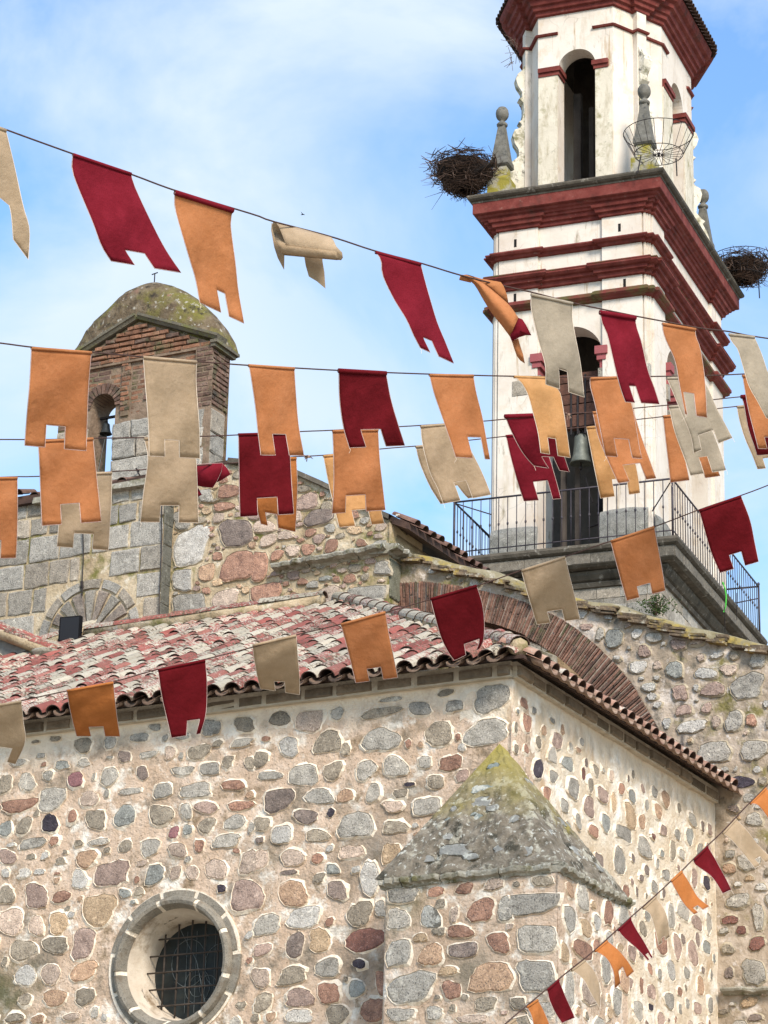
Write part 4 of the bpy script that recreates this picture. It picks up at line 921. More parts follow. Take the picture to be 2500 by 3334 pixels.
# plant on the wall top
pc=onY(2135,2000,YC+.1); b=MB(); rnd=random.Random(4)
for i in range(520):
    q=rnd.uniform(0,6.28); r=abs(rnd.gauss(0,.13)); h=rnd.uniform(0,.26)*(1-r*1.5)
    c=Vector(pc)+Vector((r*math.cos(q)*1.25,r*math.sin(q)*.8,h)); l=rnd.uniform(.02,.05); d=Vector((rnd.uniform(-1,1),rnd.uniform(-1,1),rnd.uniform(-.2,1))).normalized(); e=d.cross(Vector((rnd.random(),rnd.random(),rnd.random()))).normalized()*.009
    b.add([c-e,c+e,c+d*l+e*.3,c+d*l-e*.3],[(0,1,2,3)])
pl=empty('wall_plant',tuple(pc),'small green bush growing on top of the sloping wall against the tower','plant')
o=b.obj('leaves',LEAF,pl,kind='stuff'); o.location=-Vector(pc)
b=MB()
for i in range(14): q=rnd.uniform(0,6.28); b.tube([(0,0,-.02),(.08*math.cos(q),.06*math.sin(q),.1),(.14*math.cos(q),.1*math.sin(q),rnd.uniform(.1,.24))],.005,4)
b.obj('stems',TWIG,pl)
# ================================================================== BELL GABLE
YG=31.95; G0,G1=-22.03,-19.44; YGB=32.45; GC=(G0+G1)/2
bg_=empty('bell_gable',(0,0,0),'old brick and granite bell gable with mossy domed top behind the upper banners','bell gable')
SPR=16.74; OR=.215; OB=15.3
def arched(mb,mp,a0,a1,z0,z1,oc,r,zs,th,seg=14,mi=0,ms=None,back=True):
    """panel with an arched opening: front, back, jambs and soffit"""
    ms=mi if ms is None else ms
    for o in ((0,-th) if back else (0,)):
        P=lambda a,z:mp(a,o,z)
        qs=[((a0,z0),(oc-r,z0),(oc-r,zs),(a0,zs)),((oc+r,z0),(a1,z0),(a1,zs),(oc+r,zs))]
        pts=[(oc-r*math.cos(math.pi*i/seg),zs+r*math.sin(math.pi*i/seg)) for i in range(seg+1)]
        for i in range(seg):
            (xa,za),(xb,zb)=pts[i],pts[i+1]; qs.append(((xa,za),(xb,zb),(xb,z1),(xa,z1)))
        qs.append(((a0,zs),(oc-r,zs),(oc-r,z1),(a0,z1))); qs.append(((oc+r,zs),(a1,zs),(a1,z1),(oc+r,z1)))
        for q in qs: mb.add([P(*c) for c in q],[(0,1,2,3)],mi)
    pts=[(oc-r,z0)]+pts+[(oc+r,z0)]
    for i in range(len(pts)-1):
        (xa,za),(xb,zb)=pts[i],pts[i+1]; mb.add([mp(xa,0,za),mp(xb,0,zb),mp(xb,-th,zb),mp(xa,-th,za)],[(0,1,2,3)],ms,False)
GM=mat('gable_core',[(.15,.10,.065),(.27,.195,.135)],scale=5,bump=1,bscale=20,stains=[((.10,.095,.045),2,.52,.65)])
b=MB(); OA=-21.275; OC=-20.205
arched(b,mpF(YG+.03),G0+.01,GC,15.1,17.45,OA,OR,SPR,.47); arched(b,mpF(YG+.03),GC,G1-.01,15.1,17.45,OC,OR,SPR,.47)
b.add([(G0+.01,YG+.03,15.1),(G0+.01,YGB,15.1),(G0+.01,YGB,17.45),(G0+.01,YG+.03,17.45)],[(0,1,2,3)])
b.add([(G1-.03,YG+.03,15.1),(G1-.03,YGB-.08,15.1),(G1-.03,YGB,17.45),(G1-.03,YG+.03,17.45)],[(0,1,2,3)])
b.add([(G0,YG+.03,17.45),(G1,YG+.03,17.45),(GC,YG+.03,18.0)],[(0,1,2)])
b.obj('gable_core',GM,bg_,fix=True)
rnd=random.Random(55)
def inside_open(a,z,pad=.02):
    for c in (OA,OC):
        if abs(a-c)<OR+pad and z<SPR: return True
        if z>=SPR and math.hypot(a-c,z-SPR)<OR+pad: return True
    return False
cnt=0; restb=MB()
def brickrow(mp,a0,a1,z,test,parent,m,bw=.25,bh=.058,pr=.007,vis=True,gap=.014):
    global cnt
    a=a0+rnd.uniform(-.15,0)
    while a<a1:
        L_=bw*rnd.uniform(.75,1.15); p,q=max(a,a0),min(a+L_,a1); a+=L_+gap
        if q-p<.05 or test((p+q)/2,z) or test(p+.02,z) or test(q-.02,z): continue
        mm=m() ; blockobj('brick',parent,mm,p,q,z-bh/2,z+bh/2,mp,pr*rnd.uniform(.4,1.6),rnd,gap=.002,ch=.006,depth=.02,jit=.006); cnt+=1
mb_m=lambda: GBRK if rnd.random()<.65 else BRKG
z=16.50
while z<17.98:
    half=(G1-G0)/2*(18.0-z)/(.56) if z>17.45 else 9
    rec=lambda a,z:False
    # recessed panel between the outer pilasters
    if z<17.36:
        brickrow(mpF(YG+.035),-21.83,-21.0,z,lambda a,z:inside_open(a,z,.05),bg_,mb_m)
        brickrow(mpF(YG+.035),-20.80,-19.72,z,lambda a,z:inside_open(a,z,.05),bg_,mb_m)
        if z>16.6: brickrow(mpF(YG+.0),-20.97,-20.82,z,lambda a,z:inside_open(a,z,.05),bg_,mb_m,bw=.15,gap=.01)
        brickrow(mpF(YG-.01),G0+.02,-21.86,z,lambda a,z:False,bg_,lambda:BRKG,bw=.2)
        brickrow(mpF(YG-.01),-19.70,G1,z,lambda a,z:False,bg_,lambda:BRKG,bw=.22)
    else: brickrow(mpF(YG-.01),max(G0+.02,GC-half+.05),min(G1-.02,GC+half-.05),z,lambda a,z:False,bg_,lambda: GBRK if rnd.random()<.8 else BRKG,pr=.012)
    z+=.078
z=16.55
while z<17.42: brickrow(mpR(G1-.01),YG+.02,YGB-.02+.02*(z-17),z,lambda a,z:False,bg_,lambda:BRKG,bw=.2); z+=.078
b=MB(); b.box((G0+.02,YG-.012,17.37),(G1-.004,YG+.03,17.46)); b.box((G0+.02,YG-.008,15.1),(-21.86,YG+.03,17.37)); b.box((-19.72,YG-.008,15.1),(G1-.006,YG+.03,17.37)); b.box((-20.96,YG+.004,16.55),(-20.83,YG+.03,17.37)); b.obj('gable_frame',GM,bg_)
# granite lower piers
def piers(a0,a1,mp,zt,zb,dark=0):
    z=zt
    while z>zb:
        h=rnd.uniform(.26,.42); a=a0
        while a<a1-.05:
            w_=min(a1-a,rnd.uniform(.3,.6)); 
            if a1-a-w_<.12: w_=a1-a
            blockobj('granite_block',bg_,ASH[rnd.choice([0,1,2,2])] ,a,a+w_,z-h,z,mp,.03,rnd,gap=.006,ch=.02,depth=.04,jit=.015); a+=w_
        z-=h
piers(G0+.0,OA-OR,mpF(YG+.0),16.45,15.15); piers(OA+OR,OC-OR,mpF(YG+.0),16.45,15.15); piers(OC+OR,G1-.1,mpF(YG+.0),16.45,15.15); piers(YG+.02,YGB-.08,mpR(G1-.028),16.45,15.15)
# brick voussoirs
for c in (OA,OC):
    for i in range(13):
        q0=math.pi*(i+.12)/13; q1=math.pi*(i+.88)/13; b=MB(); vs=[]
        for y_ in (-.015,.3):
            for r,q in ((OR,q0),(OR+.16,q0),(OR+.16,q1),(OR,q1)): vs.append((r*math.cos(q),y_,r*math.sin(q)))
        b.add(vs,[(0,1,2,3),(4,7,6,5),(0,4,5,1),(1,5,6,2),(2,6,7,3),(3,7,4,0)]); o=b.obj('brick',BRKG,bg_,fix=True); o.location=(c,YG+.02,SPR)
# pediment cornice
def bar(p,q,w_,h_,name,m,par,y0,y1):
    b=MB(); p,q=Vector(p),Vector(q); d=(q-p).normalized(); nrm=Vector((-d.z,0,d.x)) if d.x>0 else Vector((d.z,0,-d.x))
    vs=[]
    for c in (p,q):
        for (y_,t) in ((y0,0),(y0-.03,h_*.5),(y0-.05,h_*.55),(y0-.05,h_),(y1,h_),(y1,0)): vs.append((c.x+nrm.x*t,y_,c.z+nrm.z*t))
    k=6; b.add(vs,[(j,k+j,k+(j+1)%k,(j+1)%k) for j in range(k)]+[tuple(range(k)),tuple(range(2*k-1,k-1,-1))]); return b.obj(name,m,par,fix=True)
CG=mat('gable_cornice',[(.09,.08,.06),(.16,.14,.10)],scale=6,bump=.8,stains=[((.15,.145,.05),2.4,.52,.64)])
bar((G0-.12,0,17.43),(GC,0,18.03),0,.085,'cornice',CG,bg_,YG-.03,YG+.2); bar((GC,0,18.03),(G1+.08,0,17.46),0,.085,'cornice',CG,bg_,YG-.03,YG+.2)
b=MB(); b.box((G1-.02,YG-.06,17.42),(G1+.09,YGB+.10,17.465)); b.box((G1-.02,YG-.04,17.37),(G1+.05,YGB+.06,17.42)); b.obj('side_cornice',CG,bg_)
# domed mossy cap
b=MB(); lv=[(17.48,1.41,.38),(17.66,1.34,.375),(17.86,1.22,.37),(18.06,1.07,.36),(18.24,.92,.35),(18.40,.76,.33),(18.53,.60,.30),(18.63,.44,.25),(18.70,.26,.18),(18.73,.1,.1)]
n=64; vs=[]; yc=YG+.41
for z_,wx,wy in lv:
    for i in range(n):
        q=2*math.pi*i/n; c,s=math.cos(q),math.sin(q); e=.38
        e=.38+.5*(z_-17.48)/1.15; x_=math.copysign(abs(c)**e,c)*wx; y_=math.copysign(abs(s)**e,s)*wy; d=1+.05*mnoise.noise(Vector((x_*3,y_*3,z_*3)))+.035*mnoise.noise(Vector((x_*9,y_*9,z_*9)))
        vs.append((GC-.05+x_*d,yc+y_*d+.0,z_+.03*mnoise.noise(Vector((x_*4,z_*4,y_)))*(z_>17.5)))
vs.append((GC-.05,yc,18.75)); fs=[(k*n+i,k*n+(i+1)%n,(k+1)*n+(i+1)%n,(k+1)*n+i) for k in range(len(lv)-1) for i in range(n)]+[((len(lv)-1)*n+i,(len(lv)-1)*n+(i+1)%n,len(lv)*n) for i in range(n)]
b.add(vs,fs,0,True); o=b.obj('domed_cap',MOSSROOF,bg_)
b=MB(); b.tube([(GC-.02,yc,18.6),(GC-.02,yc,18.93)],.009,5); b.tube([(GC-.07,yc,18.925),(GC+.03,yc,18.94)],.009,5); b.obj('iron_rod',IRON,bg_)
b=MB(); hp=onY(452,1535,YG-.03)
b.tube([Vector(hp),Vector(hp)+Vector((0,-.08,.02)),Vector(hp)+Vector((.05,-.09,-.06)),Vector(hp)+Vector((.08,-.06,-.12)),Vector(hp)+Vector((.03,-.03,-.14))],.012,6); b.obj('iron_hook',IRON,bg_)
# small bell in the gable
def bell(loc,r,h,m,label,rz=0):
    t=empty('bell',loc,label,'bell',rz=rz)
    b=MB(); b.lathe([(r*.10,h*1.02),(r*.42,h),(r*.56,h*.92),(r*.62,h*.6),(r*.70,h*.32),(r*.86,h*.10),(r,0),(r*.92,-.005),(r*.78,.05*h)],(0,0,0),20); b.obj('bell_body',m,t)
    b=MB(); b.tube([(0,0,h*.5),(0,0,-h*.08)],r*.08,6); b.lathe([(.01,-.0),(r*.18,r*.12),(r*.18,r*.25),(.01,r*.36)],(0,0,-h*.22),8); b.obj('clapper',IRON,t)
    b=MB()
    for q in range(3): b.tube([(r*.2*math.cos(q*2.1),r*.2*math.sin(q*2.1),h*.95),(r*.2*math.cos(q*2.1),r*.2*math.sin(q*2.1),h*1.22)],r*.09,6)
    b.tube([(0,0,h*1.15),(0,0,h*1.45)],r*.1,6); b.obj('crown',IRON,t)
    return t
pb=onY(344,1413,32.25); t=bell((float(pb[0]),32.25,float(pb[2])),.095,.16,DBRONZE,'small dark bell hanging in the left opening of the brick gable')
b=MB(); b.box((-.32,-.02,.235),(.16,.02,.265)); b.obj('beam',IRON,t)
b=MB(); b.tube([(0,0,-.03),(-.03,0,-.2),(-.10,0,-.62)],.004,4); b.obj('pull_cord',CAME,t)
# ================================================================== BELL TOWER (local axes u right, v back)
tower=empty('bell_tower',tuple(TORG),'tall white plastered bell tower with dark red cornices and an octagonal upper storey','tower',rz=TA)
U0,U1,V0,V1=-3.33,0.,0.,5.8
tF=lambda V:(lambda a,o,z:(a,V-o,z)); tR=lambda U:(lambda a,o,z:(U+o,a,z)); tB=lambda V:(lambda a,o,z:(a,V+o,z)); tL=lambda U:(lambda a,o,z:(U-o,a,z))
def toT(p):
    c,s=math.cos(TA),math.sin(TA); d=np.array(p)-TORG; return np.array([c*d[0]+s*d[1],-s*d[0]+c*d[1],d[2]])
def tV(x,y,V):
    o=toT(EYE); d=ray(x,y); c,s=math.cos(TA),math.sin(TA); d=np.array([c*d[0]+s*d[1],-s*d[0]+c*d[1],d[2]]); return o+d*((V-o[1])/d[1])
def tU(x,y,U):
    o=toT(EYE); d=ray(x,y); c,s=math.cos(TA),math.sin(TA); d=np.array([c*d[0]+s*d[1],-s*d[0]+c*d[1],d[2]]); return o+d*((U-o[0])/d[0])
def rectpath(u0,u1,v0,v1,c=0,p=0,e=0):
    cs=[(u0,v0),(u1,v0),(u1,v1),(u0,v1)]; out=[]
    for i in range(4):
        a=np.array(cs[i],float); b=np.array(cs[(i+1)%4],float); L_=np.linalg.norm(b-a); d=(b-a)/L_; n_=np.array([d[1],-d[0]])
        if not p: out.append(tuple(a)); continue
        pp=p
        for t,o_ in ((0,0),(c,0),(c,e),(c+pp,e),(c+pp,0),(L_-c-pp,0),(L_-c-pp,e),(L_-c,e),(L_-c,0)): out.append(tuple(a+d*t+n_*o_))
    return out
# --- shaft below the balcony
base=empty_=bpy.data.objects.new('base',None); link(base); base.parent=tower
BE=.26
b=MB(); b.box((U0-BE+.02,V0-BE+.02,0),(U1+BE-.02,V1+BE-.02,19.2)); b.obj('base_core',MORTARG,base)
rnd=random.Random(61); z=19.2; rest=MB(); nb=0
while z>9:
    h=rnd.uniform(.34,.46)
    for side in ('F','R'):
        a0,a1=(U0-BE,U1+BE) if side=='F' else (V0-BE,V1+BE); mp=tF(V0-BE+.012) if side=='F' else tR(U1+BE-.012); a=a0
        while a<a1-.02:
            w_=rnd.uniform(.4,.85); 
            if a1-a-w_<.25: w_=a1-a
            if z>15.6: blockobj('ashlar_block',base,ASH[rnd.choice([0,1,1,2])],a,a+w_,z-h,z,mp,.012,rnd,gap=.005,ch=.008,jit=.005)
            else: block(rest,a,a+w_,z-h,z,mp,.012,rnd,gap=.006)
            a+=w_
    z-=h
tag(rest.obj('lower_blocks',ASH[1],base),kind='stuff')
# --- balcony slab
rp=rectpath(U0,U1,V0,V1)
b=MB(); b.mould(rp,[(BE-.02,19.02),(BE+.05,19.04),(BE+.08,19.12),(BE+.04,19.15),(.36,19.18),(.43,19.26),(.45,19.33),(.40,19.345),(.58,19.37),(.62,19.40),(.64,19.41),(.64,19.64),(.67,19.65),(.72,19.68),(.745,19.74),(.72,19.80),(.60,19.83),(-.3,19.85)],0)
b.obj('balcony_slab',DARKLEDGE,tower)
rnd=random.Random(62)
for side,(a0,a1,mp) in dict(F=(U0-.64,U1+.64,tF(V0-.645)),R=(V0-.64,V1+.64,tR(U1+.645))).items():
    a=a0
    while a<a1-.02:
        w_=rnd.uniform(.55,.8); 
        if a1-a-w_<.3: w_=a1-a
        blockobj('slab_stone',tower,stone('slab_face',(.155,.135,.105),(.09,.078,.058)),a,a+w_,19.42,19.635,mp,.012,rnd,gap=.004,ch=.008,jit=.003); a+=w_
# --- railing
RO=.60; ru0,ru1,rv0,rv1=U0-RO,U1+RO,V0-RO,V1+RO; ZR0,ZR1=19.95,21.02
rail=bpy.data.objects.new('railing',None); link(rail); rail.parent=tower
b=MB(); b.tube([(ru0,rv0,ZR1),(ru1,rv0,ZR1),(ru1,rv1,ZR1-.03),(ru0,rv1,ZR1),],.022,6,closed=True); b.obj('handrail',RAILM,rail)
b=MB(); b.tube([(ru0,rv0,ZR0),(ru1,rv0,ZR0),(ru1,rv1,ZR0),(ru0,rv1,ZR0),],.014,6,closed=True); b.obj('bottom_rail',RAILM,rail)
bb=MB(); bb.tube([(0,0,-.1),(0,0,ZR1-ZR0)],.0095,6); kz=.5; bb.lathe([(.008,kz-.04),(.022,kz-.015),(.022,kz+.015),(.008,kz+.04)],(0,0,0),6); bm_=bb.mesh('baluster',RAILM)
def balu(p,q,sp=.19):
    p,q=Vector(p),Vector(q); n=round((q-p).length/sp)
    for i in range(1,n): put('baluster',bm_,rail,p.lerp(q,i/n),(0,0,R_.uniform(-.2,.2)))
balu((ru0,rv0,ZR0),(ru1,rv0,ZR0)); balu((ru1,rv0,ZR0),(ru1,rv1,ZR0)); balu((ru0,rv0,ZR0),(ru0,rv1,ZR0)); balu((ru0,rv1,ZR0),(ru1,rv1,ZR0),.38)
b=MB(); b.tube([(0,0,-.12),(0,0,1.1)],.024,6); b.lathe([(.02,1.06),(.035,1.09),(.02,1.13)],(0,0,0),8); pm=b.mesh('post',RAILM)
for (u,v) in ((ru0,rv0),(ru1,rv0),(ru1,rv1),(ru0,rv1)): put('post',pm,rail,(u,v,ZR0))
for (p,q) in (((ru1,rv0,ZR1-.02),(ru1-.55,rv0+.5,ZR1-.45)),((ru0,rv0,ZR1-.02),(U0-.02,V0-.1+.1,ZR1-.12)),((ru1,rv1,ZR1-.3),(ru1-.9,rv1,ZR1-.4)),((ru0,rv0,ZR1),(ru0,rv1,ZR1-.1))):
    b=MB(); b.tube([p,q],.014,5); b.obj('brace',RAILM,rail)
# --- belfry storey
bel=bpy.data.objects.new('belfry',None); link(bel); bel.parent=tower
ZF=19.84; ZT=27.25; PC,PP,PE=.12,.85,.07
uc=-1.68; AR=.69; ZS=24.12; TH=.55
vc=(V0+V1)/2
b=MB()
arched(b,tF(V0),U0,U1,ZF,ZT,uc,AR,ZS,TH,seg=24,ms=1); arched(b,tB(V1),U0,U1,ZF,ZT,uc,AR,ZS,TH,seg=16,ms=1)
# two arches on the long faces
for mp in (tR(U1),tL(U0)):
    for (a,c,cc) in ((V0+.0,vc,V0+1.98),(vc,V1,V1-1.98)): arched(b,mp,a,c,ZF,ZT,cc,AR,ZS,TH,seg=24,ms=1)
b.obj('walls',[PLASTER,PLASTER],bel)
# pilasters (corner pairs)
def pilaster(mp,a0,a1,z0,z1,e=PE):
    b=MB(); P=[mp(a0,-.01,z0),mp(a1,-.01,z0),mp(a1,e,z0),mp(a0,e,z0),mp(a0,-.01,z1),mp(a1,-.01,z1),mp(a1,e,z1),mp(a0,e,z1)]
    b.add(P,[(0,1,2,3),(4,7,6,5),(0,4,5,1),(1,5,6,2),(2,6,7,3),(3,7,4,0)]); b.obj('pilaster',PLASTER,bel,fix=True)
for mp,A0,A1 in ((tF(V0),U0,U1),(tR(U1),V0,V1),(tL(U0),V0,V1),(tB(V1),U0,U1)):
    for a in (A0+PC,A1-PC-PP): pilaster(mp,a,a+PP,ZF,ZT)
    # thin edge fillets beside the pilaster, as the layered corner has
    for a in (A0+PC*.35,A1-PC*.35-.05): pilaster(mp,a,a+.05,ZF,ZT,.03)
# narrow slits
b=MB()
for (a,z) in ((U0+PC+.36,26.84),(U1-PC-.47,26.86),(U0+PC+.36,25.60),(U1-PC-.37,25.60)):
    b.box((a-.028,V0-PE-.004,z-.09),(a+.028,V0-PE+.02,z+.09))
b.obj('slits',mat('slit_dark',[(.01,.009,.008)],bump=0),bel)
# red string courses
path=rectpath(U0,U1,V0,V1,PC,PP,PE)
def course(name,prof,m,pth=path): b=MB(); b.mould(pth,prof); return b.obj(name,m,bel)
course('string_course',[(0,26.465),(.06,26.48),(.08,26.525),(.13,26.54),(.16,26.58),(.155,26.61),(0,26.63)],REDP)
course('string_course',[(0,25.745),(.06,25.76),(.08,25.83),(.14,25.85),(.15,25.91),(.21,25.93),(.25,25.975),(.25,26.01)],REDP)
course('string_moss',[(.25,26.008),(.262,26.02),(.25,26.045),(0,26.07)],REDM)
course('string_course',[(0,25.265),(.07,25.28),(.09,25.31),(.12,25.32),(.165,25.36),(.165,25.42),(.12,25.455),(0,25.47)],REDM)
course('cornice',[(0,27.13),(.05,27.145),(.06,27.21),(.11,27.225),(.13,27.30),(.17,27.315),(.19,27.37),(0,27.40)],REDP)
course('cornice',[(-.1,27.365),(.22,27.37),(.24,27.41),(.28,27.43),(.30,27.47),(.355,27.485),(.37,27.50),(.37,27.735),(-.1,27.74)],REDP,rp)
course('cornice_slab',[(-.1,27.73),(.38,27.735),(.385,27.775),(.42,27.785),(.46,27.82),(.475,27.86),(.46,27.90),(.38,27.92),(-1.0,28.10)],DARKLEDGE,rp)
b=MB(); b.box((U0-.1,V0-.1,27.3),(U1+.1,V1+.1,27.9)); b.obj('roof_slab',DARKLEDGE,bel)
# impost blocks of the arches
def impost(mp,a0,a1,z0,z1,e0,e1,m=REDC,steps=((0,1,0),(.0,.72,.04),(.0,.42,.09)),name='impost',inw=.0):
    b=MB(); H=z1-z0
    for i,(lo,hi,cut) in enumerate(((.62,1,0),(.36,.62,.035),(.0,.36,.085))):
        A0,A1=a0-e1+cut+inw*0,a1+e1-cut
        P=[]
        for z_ in (z0+H*lo,z0+H*hi): P+=[mp(A0,-TH+.02+.03*i,z_),mp(A1,-TH+.02+.03*i,z_),mp(A1,e0-cut,z_),mp(A0,e0-cut,z_)]
        b.add(P,[(0,1,2,3),(4,7,6,5),(0,4,5,1),(1,5,6,2),(2,6,7,3),(3,7,4,0)])
    b.obj(name,m,bel,fix=True)
IW=.13
for mp,cs in ((tF(V0),[uc]),(tR(U1),[V0+1.98,V1-1.98])):
    for c in cs:
        for sgn in (-1,1):
            a=c+sgn*(AR-.01); lo,hi=(a-.14,a+.12) if sgn<0 else (a-.12,a+.14)
            impost(mp,lo,hi,23.80,24.26,.13,.0)
            b=MB(); z0_=23.47
            P=[mp(lo+.05,-TH,z0_),mp(hi-.05,-TH,z0_),mp(hi-.05,.05,z0_),mp(lo+.05,.05,z0_),mp(lo+.05,-TH,23.80),mp(hi-.05,-TH,23.80),mp(hi-.05,.05,23.80),mp(lo+.05,.05,23.80)]
            b.add(P,[(0,1,2,3),(4,7,6,5),(0,4,5,1),(1,5,6,2),(2,6,7,3),(3,7,4,0)]); b.obj('impost_block',ASH[2],bel,fix=True)
b=MB(); p=tV(1697,1268,-.0); b.box((p[0]-.17,-PE-.012,p[2]-.16),(p[0]+.19,-PE+.01,p[2]+.16)); b.obj('stone_patch',ASH[1],bel)
b=MB(); b.box((U1-.09,-.085,23.2),(U1+.03,.02,23.75)); b.obj('stone_patch',ASH[0],bel)
# plinth blocks
rnd=random.Random(64)
def plinth(a0,a1,mp,z1):
    b=MB(); pr=[(0.13,ZF),(.14,ZF+.5),(.12,z1-.12),(.06,z1-.03),(0,z1)]
    n_=8; vs=[]
    for i in range(n_+1):
        t=i/n_; a=a0+(a1-a0)*t; e=min(1,math.sin(math.pi*min(max(t,.04),.96))**.3)
        for (o_,z_) in pr: vs.append(mp(a,o_*e+PE*.9,z_+.01*hnoise(a,z_,5)-(.08*(1-e))))
    k=len(pr); b.add(vs,[(i*k+j,(i+1)*k+j,(i+1)*k+j+1,i*k+j+1) for i in range(n_) for j in range(k-1)]+[tuple(range(k)),tuple(n_*k+j for j in range(k-1,-1,-1))],0,False)
    b.obj('plinth_block',stone('plinth_granite',(.25,.24,.21),(.16,.155,.13)),bel,fix=True)
for a in (U0+.0,U1-PC-PP-.06): plinth(a,a+PP+.14,tF(V0),20.55 if a<-2 else 20.72)
for a in (V0+.02,V1-PC-PP-.06): plinth(a,a+PP+.14,tR(U1),20.6)
# interior
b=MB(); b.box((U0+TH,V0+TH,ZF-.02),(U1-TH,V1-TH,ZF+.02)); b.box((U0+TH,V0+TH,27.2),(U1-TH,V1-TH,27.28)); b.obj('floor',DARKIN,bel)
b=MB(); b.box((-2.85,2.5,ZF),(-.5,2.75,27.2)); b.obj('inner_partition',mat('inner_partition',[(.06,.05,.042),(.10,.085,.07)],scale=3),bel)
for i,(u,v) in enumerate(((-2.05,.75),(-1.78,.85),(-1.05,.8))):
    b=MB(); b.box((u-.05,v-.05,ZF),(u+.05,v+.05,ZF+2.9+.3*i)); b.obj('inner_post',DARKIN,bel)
# --- octagon
oc=bpy.data.objects.new('octagon_storey',None); link(oc); oc.parent=tower
f0,f1,fu,fv=-2.52,-.84,-.10,1.58; VL=V1-.4 ; LU=-3.26; vb=4.04
OP=[(f0,.4),(f1,.4),(fu,fv),(fu,vb),(f1,5.22),(f0,5.22),(LU,vb),(LU,fv)]
ZO0,ZO1=28.06,32.46; OS=31.03; 
ocU=(f0+f1)/2+.03; ocR=.415
def facet(p,q):
    p,q=np.array(p,float),np.array(q,float); L_=np.linalg.norm(q-p); d=(q-p)/L_; n_=np.array([d[1],-d[0]])
    return L_,(lambda a,o,z:(p[0]+d[0]*a+n_[0]*o,p[1]+d[1]*a+n_[1]*o,z))
b=MB(); OTH=.42
for i in range(8):
    L_,mp=facet(OP[i],OP[(i+1)%8])
    if i%2==0: arched(b,mp,0,L_,ZO0,ZO1,L_/2+(.03 if i==0 else 0),ocR if i%4==0 else .5,OS,OTH,seg=20)
    else: b.add([mp(0,0,ZO0),mp(L_,0,ZO0),mp(L_,0,ZO1),mp(0,0,ZO1)],[(0,1,2,3)])
b.obj('walls',PLASTER,oc)
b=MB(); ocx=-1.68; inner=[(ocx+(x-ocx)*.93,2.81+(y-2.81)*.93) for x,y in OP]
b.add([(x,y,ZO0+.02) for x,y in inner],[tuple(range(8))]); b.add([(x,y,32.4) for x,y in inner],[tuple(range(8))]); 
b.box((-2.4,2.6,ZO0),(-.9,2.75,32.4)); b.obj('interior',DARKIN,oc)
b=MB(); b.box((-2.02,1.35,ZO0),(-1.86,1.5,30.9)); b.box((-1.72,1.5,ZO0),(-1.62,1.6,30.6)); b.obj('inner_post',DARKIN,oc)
# lower stained plaster beside the openings
def pad(mp,a0,a1,z0,z1,e,m,name,par):
    b=MB(); P=[mp(a0,-.01,z0),mp(a1,-.01,z0),mp(a1,e,z0),mp(a0,e,z0),mp(a0,-.01,z1),mp(a1,-.01,z1),mp(a1,e,z1),mp(a0,e,z1)]
    b.add(P,[(0,1,2,3),(4,7,6,5),(0,4,5,1),(1,5,6,2),(2,6,7,3),(3,7,4,0)]); return b.obj(name,m,par,fix=True)
for i in (0,2,4,6):
    L_,mp=facet(OP[i],OP[(i+1)%8]); c=L_/2+(.03 if i==0 else 0); r=ocR if i%4==0 else .5
    pad(mp,.02,c-r-.004,ZO0,OS-.14,.03,PLASTD,'stained_panel',oc); pad(mp,c+r+.004,L_-.02,ZO0,OS-.14,.03,PLASTD,'stained_panel',oc)
    for (a0,a1) in ((.02,c-r+.03),(c+r-.03,L_-.1 if i==0 else L_-.02)):
        b=MB()
        for (z0,z1,e) in ((OS-.15,OS-.06,.05),(OS-.06,OS+.045,.085)):
            A0,A1=(a0,a1+(e-.05)) if a0<c-r else (a0-(e-.05),a1)
            P=[mp(A0,-OTH+.04,z0),mp(A1,-OTH+.04,z0),mp(A1,e,z0),mp(A0,e,z0),mp(A0,-OTH+.04,z1),mp(A1,-OTH+.04,z1),mp(A1,e,z1),mp(A0,e,z1)]
            b.add(P,[(0,1,2,3),(4,7,6,5),(0,4,5,1),(1,5,6,2),(2,6,7,3),(3,7,4,0)])
        b.obj('impost',REDP,oc,fix=True)
